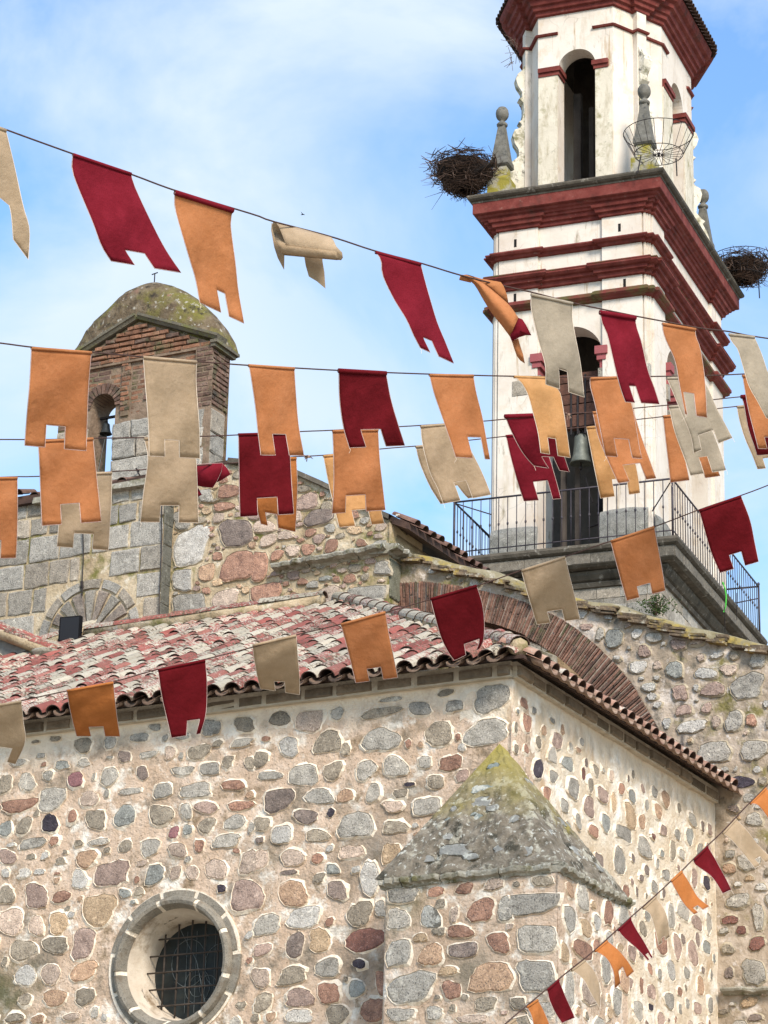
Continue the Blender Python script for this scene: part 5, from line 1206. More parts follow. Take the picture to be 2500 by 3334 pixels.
# diagonal pilasters with scrolls, red band pieces
def bandpiece(mp,a0,a1,z,e=.05,h=.075):
    b=MB(); P=[mp(a0,-.01,z),mp(a1,-.01,z),mp(a1,e,z+.01),mp(a0,e,z+.01),mp(a0,-.01,z+h),mp(a1,-.01,z+h),mp(a1,e+.02,z+h*.6),mp(a0,e+.02,z+h*.6)]
    b.add(P,[(0,1,2,3),(4,7,6,5),(0,4,5,1),(1,5,6,2),(2,6,7,3),(3,7,4,0)]); b.obj('string_piece',REDP,oc,fix=True)
ZBD=31.86
for i in range(8):
    L_,mp=facet(OP[i],OP[(i+1)%8])
    if i%2==0:
        wd=.45 if i%4==0 else .42
        bandpiece(mp,-.03,wd,ZBD); bandpiece(mp,L_-wd-.0,L_+.03,ZBD)
    else:
        c=L_/2; bandpiece(mp,0,c-.16,ZBD); bandpiece(mp,c-.17,c+.17,ZBD,.20); bandpiece(mp,c+.16,L_,ZBD)
        pad(mp,c-.13,c+.13,ZO0,ZO1,.14,PLASTER,'diagonal_pilaster',oc)
        # scroll buttress
        prof=[(28.06,.62),(28.35,.60),(28.62,.58),(28.85,.50),(29.05,.40),(29.12,.46),(29.16,.40),(29.3,.26),(29.45,.27),(29.6,.36),(29.78,.40),(29.92,.36),(29.98,.24),(30.05,.20),(30.12,.27),(30.17,.20),(30.4,.16),(30.6,.17),(30.68,.27),(30.72,.20),(30.85,.20),(31.0,.30),(31.15,.34),(31.28,.30),(31.38,.20),(31.5,.15)]
        b=MB(); vs=[]; hw=.105
        for z_,o_ in prof:
            for a_ in (c-hw,c+hw): vs+=[mp(a_,.12,z_),mp(a_,o_,z_)]
        fs=[]; n_=len(prof)
        for k in range(n_-1):
            o_=4*k; fs+=[(o_+1,o_+3,o_+7,o_+5),(o_,o_+1,o_+5,o_+4),(o_+3,o_+2,o_+6,o_+7)]
        fs+=[(4*n_-4,4*n_-3,4*n_-1,4*n_-2)]
        b.add(vs,fs); b.obj('scroll_buttress',mat('mossy_scroll_plaster',[(.50,.46,.36),(.70,.65,.54)],scale=3,bump=.5,stains=[((.20,.185,.10),3.4,.50,.62),((.10,.095,.075),5,.56,.68),((.76,.72,.64),6,.6,.7)]),oc,fix=True)
# cornice of the octagon, with pilaster breaks on the diagonals
op=[]
for i in range(8):
    L_,_=facet(OP[i],OP[(i+1)%8]); p=np.array(OP[i]);q=np.array(OP[(i+1)%8]); d=(q-p)/L_; n_=np.array([d[1],-d[0]])
    op.append(tuple(p))
    if i%2: c=L_/2; op+=[tuple(p+d*(c-.15)),tuple(p+d*(c-.15)+n_*.10),tuple(p+d*(c+.15)+n_*.10),tuple(p+d*(c+.15))]
b=MB(); b.mould(op,[(0,32.34),(.06,32.36),(.07,32.44),(.13,32.46),(.15,32.54),(.2,32.56)]); b.obj('cornice',REDP,oc)
b=MB(); b.mould(op,[(.2,32.56),(.23,32.66),(.30,32.69),(.32,32.78),(.40,32.82),(.44,32.88),(.46,32.98),(.2,33.0)]); b.obj('cornice',REDP,oc)
b=MB(); n_=len(OP); ro=[(ocx+(x-ocx)*1.30,2.81+(y-2.81)*1.22,33.0) for x,y in OP]; b.add(ro+[(ocx,2.81,35.2)],[(i,(i+1)%8,8) for i in range(8)]); b.obj('roof',TILED,oc)
tt=tilemesh('roof_tile',mat('dark_roof_tile',[(.045,.03,.028),(.10,.065,.055)],scale=8,bump=.5,rand=.2),.075,.06,.4,seg=5)
for i in range(8):
    L_,mp=facet(OP[i],OP[(i+1)%8]); a=-.15; 
    d=np.array(mp(1,0,0))-np.array(mp(0,0,0)); ang=math.atan2(d[1],d[0])
    while a<L_+.2:
        p=mp(a,.60 if -.0<a<L_ else .56,32.99); o=put('roof_tile',tt,oc,p); o.rotation_euler=(.35,0,ang); a+=.16
# twigs under the left eave
def twigs(mb,c,rad,n,rnd,r=.006,ln=(.15,.5),flat=.6,mode='bowl'):
    for i in range(n):
        q=rnd.uniform(0,6.28); ph=rnd.random()
        rr=rad*(.55+.5*rnd.random()); zz=rnd.uniform(-.5,.5); rr*=(1+.35*zz if zz>0 else 1+1.0*zz); p=Vector((rr*math.cos(q),rr*math.sin(q),zz*flat*rad))
        t=Vector((-math.sin(q),math.cos(q),rnd.uniform(-.35,.35)))+Vector((rnd.gauss(0,.45),rnd.gauss(0,.45),rnd.gauss(0,.25))); t.normalize()
        L_=rnd.uniform(*ln); a=p-t*L_/2; b_=p+t*L_/2; m_=p+Vector((rnd.gauss(0,.03),rnd.gauss(0,.03),rnd.gauss(0,.03)))
        s=rnd.uniform(.4,1.5)*r
        mb.tube([Vector(c)+a,Vector(c)+m_,Vector(c)+b_],[s*.6,s,s*.4],3,cap=False)
tw=MB(); rnd=random.Random(70)
for i in range(26):
    p=Vector(toT(onD(1668+rnd.uniform(-6,14),rnd.uniform(115,210),60.5))); d=Vector((rnd.uniform(-1,.2),rnd.uniform(-.6,.2),rnd.uniform(-.8,.6))).normalized(); tw.tube([p,p+d*rnd.uniform(.1,.3)],.006,3)
tag(tw.obj('twigs',TWIG,oc),kind='stuff')
# finials on the corners of the slab
def finial(u,v):
    f=bpy.data.objects.new('finial',None); link(f); f.parent=tower; f.location=(u,v,28.08)
    b=MB(); b.lathe([(.24,-.02),(.24,.30),(.20,.36),(.15,.38),(.15,.62)],(0,0,0),4); b.obj('pedestal',mat('finial_pedestal',[(.30,.28,.22),(.42,.39,.32)],scale=5,bump=.6,stains=[((.27,.23,.04),2.4,.46,.58)]),f)
    b=MB(); b.lathe([(.17,.62),(.205,.66),(.20,.76),(.17,.84),(.07,1.62)],(0,0,0),4); b.obj('pyramid',mat('finial_granite',[(.10,.093,.075),(.19,.178,.15)],scale=8,bump=.6,stains=[((.07,.07,.065),6,.52,.66)]),f)
    b=MB(); b.lathe([(.07,1.60),(.115,1.63),(.12,1.67),(.09,1.705),(.055,1.73),(.06,1.76),(.105,1.80),(.135,1.86),(.142,1.93),(.13,2.0),(.09,2.06),(.01,2.08)],(0,0,0),14); b.obj('ball',_M['finial_granite'],f)
for (u,v) in ((-.08,.1),(-3.22,.1),(-.2,5.3),(-3.22,5.3)): finial(u,v)
# --- big bell with yoke
pbx=tV(1891,1510,.55)
tb=bell(tuple(TORG+np.array([math.cos(TA)*pbx[0]-math.sin(TA)*.55,math.sin(TA)*pbx[0]+math.cos(TA)*.55,pbx[2]])),.235,.62,BRONZE,'weathered green grey bell under a brown wooden yoke in the front arch of the tower',rz=TA)
yk=bpy.data.objects.new('yoke',None); link(yk); yk.parent=tb
for i,(z0,h,w_) in enumerate(((.78,.26,.46),(1.05,.22,.40),(1.28,.22,.44),(1.51,.24,.52),(1.76,.2,.44))):
    for s in (-1,1):
        b=MB(); b.box((min(0,s*w_)*1+(.004 if s>0 else 0),-.13,z0),(max(0,s*w_)-(.004 if s<0 else 0),.13,z0+h-.012),jit=.006); b.obj('yoke_block',WOOD,yk)
for x_ in (-.16,-.02,.14):
    b=MB(); b.box((x_-.018,-.15,.6),(x_+.018,-.132,1.9)); b.box((x_-.018,.132,.6),(x_+.018,.15,1.9)); b.obj('iron_strap',IRON,yk)
b=MB(); b.tube([(-.75,0,1.0),(.75,0,1.0)],.035,8); b.obj('axle',IRON,yk)
# a striking wheel and frame parts behind the railing
b=MB(); cz=ZF+.55; b.tube([( -1.3+.0,.55,ZF+.1),(-1.05,.35,ZF+.75)],.02,5); b.tube([(-1.45,.5,ZF+.75),(-1.0,.4,ZF+.8)],.025,5); b.tube([(-1.55,.6,ZF+1.9),(-1.3,.3,ZF+1.2)],.012,5); b.obj('bell_frame',IRON,bel)
b=MB(); b.lathe([(.05,0),(.14,.02),(.16,.25),(.1,.5),(.12,.75),(.03,.8)],(-1.02,.2,ZF+.85),8); b.box((-1.12,.1,ZF+1.2),(-.95,.3,ZF+1.5),jit=.02); b.obj('motor_housing',BLACK,bel)
b=MB(); b.tube([(-1.95+.3*math.cos(q),.3+.3*math.sin(q)*.6,ZF+.18+.0*q) for q in [i*6.283/18 for i in range(18)]],.012,4,closed=True); b.obj('bent_hoop',IRON,bel)
pf=onD(2008,1745,57.5-1.0); floodlight(tuple(np.array(pf)-np.array([0,0,.05])),TA,'black floodlight on the balcony edge behind the railing',sx=.30,sz=.2)
# --- nests and basket
def ringtube(mb,R,z,r=.009,n=36): mb.tube([(R*math.cos(2*math.pi*i/n),R*math.sin(2*math.pi*i/n),z) for i in range(n)],r,5,closed=True)
def worldT(u,v,z): c,s=math.cos(TA),math.sin(TA); return tuple(TORG+np.array([c*u-s*v,s*u+c*v,z]))
def basket(par):
    b=MB(); ringtube(b,.72,.46); b.obj('upper_ring',IRON,par)
    b=MB(); ringtube(b,.50,.0); b.obj('lower_ring',IRON,par)
    for i in range(22):
        q=2*math.pi*i/22; b=MB(); b.tube([(.05*math.cos(q),.05*math.sin(q),-.02),(.50*math.cos(q),.50*math.sin(q),0),(.72*math.cos(q),.72*math.sin(q),.46)],.0065,4); b.obj('rib',IRON,par)
    b=MB(); b.lathe([(.03,-.05),(.03,.03)],(0,0,0),8); b.obj('hub',IRON,par)
    b=MB(); b.tube([(-.35,-.1,-.02),(-.42,-.12,-.42)],.014,5); b.tube([(.3,.25,-.02),(.3,.3,-.4)],.014,5); b.obj('leg',IRON,par)
nk=empty('nest_basket',worldT(.36,-.42,28.22),'empty wire nest basket on the front corner of the tower cornice','nest basket',rz=TA); basket(nk)
def nest(loc,R,H,label,cradle,seed,n=900):
    t=empty('stork_nest',loc,label,'nest',rz=TA); rnd=random.Random(seed)
    b=MB(); k=20; vs=[]; lv=[(-.5,.25),(-.36,.5),(-.1,.78),(.16,.92),(.34,.86),(.42,.5),(.44,.01)]
    for z_,f in lv:
        for i in range(k): q=2*math.pi*i/k; d=1+.12*rnd.uniform(-1,1); vs.append((R*f*d*math.cos(q),R*f*d*math.sin(q),H*z_*1.05))
    b.add(vs,[(a*k+i,a*k+(i+1)%k,(a+1)*k+(i+1)%k,(a+1)*k+i) for a in range(len(lv)-1) for i in range(k)],0); b.obj('nest_core',mat('nest_core',[(.012,.009,.008),(.03,.02,.016)],scale=20,bump=1),t)
    b=MB(); twigs(b,(0,0,.02),R,n,rnd,.009,(.15,.6),flat=H/R*1.15)
    for i in range(60):
        q=rnd.uniform(0,6.28); p=Vector((R*.8*math.cos(q),R*.8*math.sin(q),rnd.uniform(-.4,.35)*H)); d=Vector((math.cos(q),math.sin(q),rnd.uniform(-1.1,.6))).normalized()
        b.tube([p,p+d*rnd.uniform(.2,.55)+Vector((0,0,rnd.gauss(0,.05)))],[.008,.003],3,cap=False)
    tag(b.obj('sticks',TWIG,t),kind='stuff')
    if cradle:
        c=bpy.data.objects.new('cradle',None); link(c); c.parent=t; c.location=(0,0,-.18); basket(c)
n1=tV(1512,572,-.3); nest(worldT(n1[0],-.3,n1[2]-.03),(.66),.60,'dark stick nest on the left corner of the tower cornice','',1,1200)
n2=tU(2410,868,.5); nest(worldT(.55,n2[1],n2[2]-.12),.56,.46,'stick nest in a wire cradle on the far right corner of the tower cornice',1,2,900)
# hanging green cord
g0=onD(2355,1900,58.2); b=MB(); P=[Vector(onD(x,y,57.3)) for x,y in ((2352,1895),(2360,1915),(2364,1945),(2362,1975),(2356,1993))]
b.tube(P,.016,5); tag(b.obj('cord',GREEN),'bright green cord dangling from the balcony edge on the right','cord')
b=MB(); b.tube([Vector(onD(2359,1975,57.2)),Vector(onD(2360,2060,57.2))],.008,4); b.tube([Vector(onD(2398,1930,57.8)),Vector(onD(2398,2020,57.8))],.007,4)
tag(b.obj('hanging_wires',IRON),'two thin dark wires hanging from the right balcony slab beside the green cord','wire')
# ================================================================== BUNTING
CLOTH={}
for nm,c1,c2,tr in (('orange',(.56,.225,.085),(.64,.28,.12),.38),('amber',(.66,.36,.14),(.74,.43,.19),.40),('beige',(.50,.37,.235),(.58,.44,.295),.36),('greige',(.44,.37,.275),(.52,.44,.33),.34),('red',(.20,.012,.022),(.25,.018,.032),.30),('shaded_red',(.115,.006,.009),(.15,.009,.014),.12),('burntorange',(.47,.165,.045),(.54,.20,.062),.2)):  # the darker red is the red cloth with shade put into its colour
    CLOTH[nm]=mat('banner_'+nm,[c1,c2],scale=7,detail=6,bump=.5,bscale=16,rough=.95,trans=tr,spec=.1,speck=[(tuple(x*.80 for x in c1),240,.5,.75)],stains=[(tuple(x*.80 for x in c1),2.2,.50,.72),(tuple(min(.9,x*1.12) for x in c2),3.1,.55,.75)])
TRIM=mat('banner_trim',[(.45,.30,.27),(.62,.48,.42)],scale=90,bump=0)
TRIML=mat('banner_trim_light',[(.62,.50,.38),(.75,.64,.52)],scale=90,bump=0)
RG=dict(A=(0,1100,1.9988),B=(830,650,1.9988),C=(1480,700,2.765),D=(1900,750,2.765),E=(1300,900,1.3825),F=(0,350,1.9988),G=(1660,1500,1.9988),H=(1660,2224,1.993),I=(830,1500,1.9988),J=(0,2224,1.993),S=(0,0,1))
def cv(r,pts): ox,oy,s=RG[r]; return [(ox+x/s,oy+y/s) for x,y in pts]
def catmull(pts,n):
    P=[np.array(p,float) for p in pts]
    if len(P)==2: return [P[0]+(P[1]-P[0])*i/n for i in range(n+1)]
    P=[2*P[0]-P[1]]+P+[2*P[-1]-P[-2]]; out=[]
    m=len(P)-3; ln=[np.linalg.norm(P[i+2]-P[i+1]) for i in range(m)]; cum=[0]
    for l in ln: cum.append(cum[-1]+l)
    for i in range(n+1):
        t=cum[-1]*i/n; k=min(m-1,max(0,next((j for j in range(m) if cum[j+1]>=t-1e-9),m-1))); f=(t-cum[k])/max(1e-9,ln[k])
        a,b,c,d=P[k:k+4]; out.append(.5*((2*b)+(c-a)*f+(2*a-5*b+4*c-d)*f*f+(3*b-a-3*c+d)*f**3))
    return out
ROWS={
 1:dict(pts=[(-160,352),(0,415),(220,495),(425,567),(575,622),(830,700),(885,720),(1075,770),(1220,817),(1370,857),(1495,895),(1635,930),(1737,953),(1863,986),(1961,1007),(2073,1030),(2169,1048),(2276,1068),(2370,1079),(2453,1095),(2700,1130)],D=(17.3,22.0),r=.0055,where='highest string'),
 2:dict(pts=[(-160,1100),(0,1117),(110,1131),(297,1147),(465,1162),(640,1177),(800,1189),(957,1198),(1102,1206),(1257,1213),(1397,1218),(1540,1222),(1672,1225),(1925,1228),(2171,1225),(2294,1223),(2395,1219),(2500,1213),(2700,1205)],D=(19.0,24.2),r=.0055,where='second string'),
 3:dict(pts=[(-160,1432),(0,1431),(155,1431),(302,1427),(467,1425),(650,1421),(775,1416),(980,1405),(1080,1401),(1302,1389),(1370,1385),(1577,1371),(1641,1365),(1856,1347),(1935,1342),(2066,1329),(2204,1316),(2325,1301),(2410,1292),(2500,1285),(2700,1265)],D=(21.0,25.6),r=.005,where='third string'),
 4:dict(pts=[(-160,1560),(0,1554),(57,1552),(125,1551),(315,1540),(370,1535),(470,1529),(730,1509),(775,1506),(945,1488),(1055,1482),(1237,1462),(1380,1450),(1530,1433),(1640,1421),(1845,1396),(1914,1389),(2073,1366),(2153,1357),(2339,1330),(2399,1323),(2500,1310),(2700,1290)],D=(22.6,27.0),r=.005,where='fourth string'),
 5:dict(pts=[(-160,2325),(0,2295),(75,2280),(215,2250),(367,2220),(510,2180),(665,2147),(830,2105),(965,2067),(1110,2032),(1260,1992),(1400,1952),(1555,1907),(1697,1857),(1840,1812),(1987,1762),(2130,1715),(2275,1660),(2415,1612),(2500,1580),(2700,1500)],D=(24.2,25.6),r=.0055,where='string rising across the tiled roof'),
 6:dict(pts=[(1500,3460),(1660,3320),(1715,3274),(1817,3189),(1860,3154),(1935,3094),(2050,2989),(2135,2914),(2215,2839),(2255,2799),(2302,2754),(2355,2704),(2435,2619),(2490,2564),(2620,2420)],D=(23.0,27.0),r=.006,where='steep string at lower right')}
def rowD(k,x):
    p=ROWS[k]['pts']; t=(x-p[0][0])/(p[-1][0]-p[0][0]); return ROWS[k]['D'][0]+(ROWS[k]['D'][1]-ROWS[k]['D'][0])*t
names={1:'topmost bunting cord running down to the right past the tower',2:'nearly level bunting cord crossing in front of bell gable and tower',3:'bunting cord rising slightly to the right below the level one',4:'lowest of the cords crossing the bell gable and balcony',5:'bunting cord climbing across the tiled roof to the upper right',6:'steep bunting cord in the lower right in front of the buttress'}
for k,r in ROWS.items():
    b=MB(); P=catmull(r['pts'],90); b.tube([Vector(onD(p[0],p[1],rowD(k,p[0]))) for p in P],r['r'],6)
    tag(b.obj('bunting_cord',ROPE),names[k],'cord','bunting cords')
fr_=random.Random(99)
def flag(row,reg,L,Rr,col,label,notch=(.33,.67,.80),back=None,roll=None,nu=14,nv=16,lean=None,wav=.03,closed_notch=False,sl=True):
    L=cv(reg,L); Rr=cv(reg,Rr); Lc=catmull(L,nv); Rc=catmull(Rr,nv)
    xm=(L[0][0]+Rr[0][0])/2; D0=rowD(row,xm); dT=(rowD(row,Rr[0][0])-rowD(row,L[0][0]))
    tl=Vector(onD(*L[0],D0)); plen=(math.dist(L[0],L[-1])+math.dist(Rr[0],Rr[-1]))/2/FPX*D0
    if lean is None: lean=math.sqrt(max(0,.64**2-min(plen,.63)**2))*.75
    ph=fr_.uniform(0,6.3); amp=wav*fr_.uniform(.7,1.3); gr={}
    u0,u1,v0=notch if notch else (2,2,2)
    us=sorted(set([i/nu for i in range(nu+1)])|({u0,u1} if notch else set())); vs_=sorted(set([i/nv for i in range(nv+1)])|({v0} if notch else set()))
    def P(u,v):
        f=v*nv; k=min(nv-1,int(f)); f-=k; a=Lc[k]*(1-f)+Lc[k+1]*f; c=Rc[k]*(1-f)+Rc[k+1]*f; q=a+(c-a)*u
        xt=L[0][0]+(Rr[0][0]-L[0][0])*u
        d=rowD(row,xt)+lean*v**1.3+amp*v*math.sin(2.6*v*2+ph+u*1.7)+amp*.5*math.sin(6.3*u*.8+ph*1.7)*v
        d+=.010*math.sin(2*math.pi*(u*.9+v*1.6)+ph*2)*min(1,v*4)
        return q,d
    t=empty('banner',tuple(onD(xm,(L[0][1]+Rr[0][1])/2,D0)),label,'banner','castle notched banners on the bunting cords')
    o0=Vector(t.location); b=MB(); idx={}; pts=[]
    for j,v in enumerate(vs_):
        for i,u in enumerate(us):
            q,d=P(u,v); idx[(i,j)]=len(pts); pts.append(Vector(onD(q[0],q[1],d))-o0)
    fs=[]
    for j in range(len(vs_)-1):
        for i in range(len(us)-1):
            uc_,vc_=(us[i]+us[i+1])/2,(vs_[j]+vs_[j+1])/2
            if notch and u0<uc_<u1 and vc_>v0: continue
            fs.append((idx[(i,j)],idx[(i,j+1)],idx[(i+1,j+1)],idx[(i+1,j)]))
    b.add(pts,fs,0,True)
    mats=[CLOTH[col],CLOTH[back or col]]
    o=b.obj('cloth',mats,t)
    md=o.modifiers.new('thickness','SOLIDIFY'); md.thickness=.003; md.offset=0; md.material_offset=1 if back else 0
    # stitched edge
    loop=[(0,v) for v in vs_]
    if notch:
        loop+=[(u,1) for u in us if 0<u<=u0]+[(u0,v) for v in reversed(vs_) if v0<=v<1]+[(u,v0) for u in us if u0<u<=u1]+[(u1,v) for v in vs_ if v0<v<=1]+[(u,1) for u in us if u1<u<=1]
    else: loop+=[(u,1) for u in us if u>0]
    loop+=[(1,v) for v in reversed(vs_) if v<1]
    b=MB(); b.tube([Vector(onD(*P(u,v)[0],P(u,v)[1]))-o0 for u,v in loop],.0030,4,cap=False); b.obj('trim',TRIM if col in('red','shaded_red','orange','burntorange') else TRIML,t)
    if sl:
        b=MB(); rr=.012 if not roll else .019
        q=[Vector(onD(L[0][0]+(Rr[0][0]-L[0][0])*s,L[0][1]+(Rr[0][1]-L[0][1])*s,D0+dT*(s-.5)))-o0 for s in lin(0,1,6)]
        b.tube([p+Vector((0,0,-rr*.2)) for p in q],rr,8); b.obj('sleeve',CLOTH[roll or col],t)
    # loose threads
    if fr_.random()<.5:
        b=MB(); q,d=P(0 if fr_.random()<.5 else 1,1); p=Vector(onD(q[0],q[1],d))-o0; b.tube([p,p+Vector((.01,0,-.02)),p+Vector((.025*fr_.uniform(-1,1),0,-.045))],.0016,3); b.obj('loose_thread',TRIML,t)
    return t
# ---- highest string
flag(1,'F',[(-190,60),(-150,300),(-110,520),(-60,660)],[(38,150),(95,390),(150,640),(190,790),(184,990)],'beige','pale beige banner cut off by the left edge on the highest string',notch=(.2,.60,.70))
flag(1,'F',[(475,305),(475,430),(600,740),(660,900),(722,1000)],[(852,432),(878,520),(990,760),(1080,930),(1178,1076)],'red','crimson banner blown to the right on the highest string, left of the first orange one',notch=(.34,.62,.84))
flag(1,'F',[(1140,550),(1140,660),(1225,960),(1270,1110),(1300,1270)],[(1515,668),(1500,760),(1530,1000),(1550,1190),(1587,1405)],'orange','orange banner with dark red rolled top on the highest string',notch=(.48,.66,.80),roll='red')
# rolled beige banner
def curl():
    D0=rowD(1,960); t=empty('banner',tuple(onD(975,745,D0)),'pale beige banner curled up over the highest string in mid sky','banner','castle notched banners on the bunting cords'); o0=Vector(t.location)
    sec=[(0,0),(-.012,.03),(.0,.075),(.03,.14),(.065,.20),(.10,.225),(.125,.20),(.115,.15),(.085,.09),(.05,.035),(.015,.0)]
    A=np.array(cv('B',[(120,140)])[0]); Bq=np.array(cv('B',[(490,245)])[0]); b=MB(); vs=[]; n=len(sec); m=12
    for i in range(m+1):
        s=i/m; c=A+(Bq-A)*s; k=1-.32*s
        for (dx,dy) in sec:
            # px offsets: curl hangs below, depth grows through the loop
            px=c[0]+dx*340*k+ (12*s if dy>.1 else 0); py=c[1]+dy*490*k
            vs.append(Vector(onD(px,py,D0+.0+.10*math.sin(dy*12)*(1 if dx<.03 else -1)*k))-o0)
    b.add(vs,[(i*n+j,(i+1)*n+j,(i+1)*n+j+1,i*n+j+1) for i in range(m) for j in range(n-1)],0,True); o=b.obj('cloth',CLOTH['beige'],t); md=o.modifiers.new('thickness','SOLIDIFY'); md.thickness=.003
    for pts,c in (([(108,150),(105,200),(125,310),(148,380),(188,455),(190,350),(165,300),(150,200)],'beige'),([(318,355),(330,430),(350,500),(400,530),(457,578),(450,470),(438,400),(436,355)],'beige')):
        b=MB(); P=[Vector(onD(*cv('B',[p])[0],D0+.12))-o0 for p in pts]; Q=[p+Vector((0,.004,0)) for p in P]; n_=len(P)
        b.add(P+Q,[tuple(range(n_)),tuple(range(2*n_-1,n_-1,-1))]+[(i,n_+i,n_+(i+1)%n_,(i+1)%n_) for i in range(n_)]); b.obj('leg_flap',CLOTH[c],t)
curl()
flag(1,'B',[(785,342),(820,395),(830,490),(900,640),(985,780),(1030,880),(1075,965)],[(1078,420),(1098,500),(1140,650),(1185,800),(1235,920),(1293,1066)],'red','narrow crimson banner in open sky left of the tower on the highest string',notch=(.30,.55,.84))
# twisted orange banner with red reverse
def twist():
    D0=rowD(1,1560); t=empty('banner',tuple(onD(1570,915,D0)),'twisted orange banner wrapped into a cone with its red reverse showing, on the highest string','banner','castle notched banners on the bunting cords'); o0=Vector(t.location)
    def poly(pts,c,dd,name,bulge=0):
        P=[np.array(q) for q in cv('C',pts)]; n=len(P); cen=sum(P)/n; b=MB()
        vs=[Vector(onD(p[0],p[1],D0+dd[i%len(dd)]))-o0 for i,p in enumerate(P)]; c3=sum(vs,Vector())/n-Vector(ray(*cen)).normalized()*bulge
        vs.append(c3); b.add(vs,[(i,(i+1)%n,n) for i in range(n)],0,True); o=b.obj(name,CLOTH[c],t); md=o.modifiers.new('thickness','SOLIDIFY'); md.thickness=.003
    # cone: lofted half tube from the cord down to the tip
    spL=cv('C',[(45,545),(165,615),(255,760),(330,880),(415,985),(497,1095)]); spR=cv('C',[(105,535),(225,590),(320,660),(415,740),(500,820),(575,925)])
    Lc=catmull(spL,14); Rc=catmull(spR,14); b=MB(); vs=[];k=8
    for a,c in zip(Lc,Rc):
        for j in range(k+1):
            s=j/k; q=a+(c-a)*s; vs.append(Vector(onD(q[0],q[1],D0+.02-.055*math.sin(math.pi*s)))-o0)
    b.add(vs,[(i*(k+1)+j,(i+1)*(k+1)+j,(i+1)*(k+1)+j+1,i*(k+1)+j+1) for i in range(14) for j in range(k)],0,True); o=b.obj('cloth',CLOTH['orange'],t); md=o.modifiers.new('thickness','SOLIDIFY'); md.thickness=.003
    poly([(110,535),(240,575),(415,605),(440,640),(470,720),(490,820),(400,730),(300,650),(200,590)],'orange',[.06],'upper_cloth',.01)
    poly([(573,925),(610,940),(640,985),(690,1082),(640,1080),(580,1100),(515,1138),(497,1095),(530,1010)],'red',[.03,.0,-.02,-.03],'reverse_side',.015)
    poly([(515,1138),(572,1110),(590,1180),(615,1255),(632,1338),(590,1310),(560,1270),(535,1200)],'orange',[.05],'leg_flap',.005)
    b=MB(); q=[Vector(onD(*p,D0))-o0 for p in cv('C',[(45,565),(150,590)])]; b.tube(q,.018,8); b.obj('sleeve',CLOTH['orange'],t)
twist()
flag(1,'C',[(690,715),(690,850),(760,1150),(815,1350),(820,1525)],[(1060,795),(1060,950),(1125,1300),(1145,1450),(1165,1640)],'greige','greyish beige banner hanging over the tower arch on the highest string',notch=(.36,.60,.78))
flag(1,'D',[(148,735),(165,830),(215,950),(290,1270),(340,1450),(375,1545)],[(465,785),(475,870),(520,1010),(575,1250),(640,1430),(682,1565)],'red','crimson banner over the right pilaster of the tower on the highest string',notch=(.28,.46,.80),roll='red')
flag(1,'D',[(710,840),(712,900),(740,990),(820,1170),(860,1380),(912,1655)],[(1005,890),(1010,960),(1050,1070),(1090,1350),(1108,1685)],'orange','thin legged orange banner over the right edge of the tower on the highest string',notch=(.10,.52,.76))
flag(1,'D',[(1310,935),(1330,1000),(1390,1080),(1480,1380),(1560,1530),(1645,1690)],[(1535,960),(1600,1110),(1660,1290),(1750,1500),(1830,1720)],'greige','greyish beige banner at the right edge on the highest string',notch=(.4,.6,.85))
# ---- second string
flag(2,'A',[(205,66),(192,300),(175,500),(160,700)],[(594,95),(576,300),(566,540),(560,735)],'orange','large orange banner farthest left on the second string, overlapping the bell gable',notch=(.33,.645,.77))
flag(2,'A',[(932,125),(945,300),(965,560),(970,768)],[(1278,155),(1276,300),(1294,560),(1300,785)],'beige','beige banner in front of the bell gable on the second string',notch=(.31,.60,.82))
flag(2,'B',[(-42,1078),(-30,1130),(0,1330),(20,1520),(38,1662)],[(255,1098),(268,1300),(285,1480),(318,1665)],'orange','orange banner just right of the bell gable on the second string',notch=(.34,.66,.76))
flag(2,'B',[(545,1110),(550,1300),(575,1480),(614,1615)],[(852,1128),(880,1280),(930,1460),(975,1600)],'shaded_red','dark red banner in open sky on the second string',notch=(.30,.66,.76),roll='shaded_red')
flag(2,'B',[(1135,1140),(1165,1260),(1220,1420),(1275,1580),(1305,1675)],[(1420,1145),(1440,1260),(1480,1420),(1505,1560),(1528,1690)],'orange','orange banner just left of the tower on the second string',notch=(.50,.86,.74))
flag(2,'C',[(535,1455),(600,1510),(660,1620),(710,1800),(750,1960),(775,2140)],[(822,1465),(880,1540),(945,1590),(985,1800),(1015,2000),(1040,2185)],'amber','pale amber banner over the tower arch with the bell on the second string',notch=(.30,.58,.80))
flag(2,'D',[(60,1332),(58,1400),(100,1560),(150,1800),(195,2030)],[(330,1322),(390,1420),(450,1650),(500,1950),(525,2055)],'orange','orange banner right of the tower bell on the second string',notch=(.33,.74,.76))
flag(2,'D',[(748,1330),(780,1400),(870,1620),(960,1840),(990,2005)],[(1060,1320),(1130,1450),(1200,1610),(1270,1740),(1338,1868)],'greige','wide beige banner blown outward over the right edge of the tower on the second string',notch=(.20,.64,.80))
flag(2,'D',[(1430,1310),(1445,1400),(1480,1600),(1530,1800),(1572,1965)],[(1660,1300),(1700,1500),(1760,1720),(1810,1965)],'orange','orange banner at the right edge on the second string',notch=(.33,.66,.84))
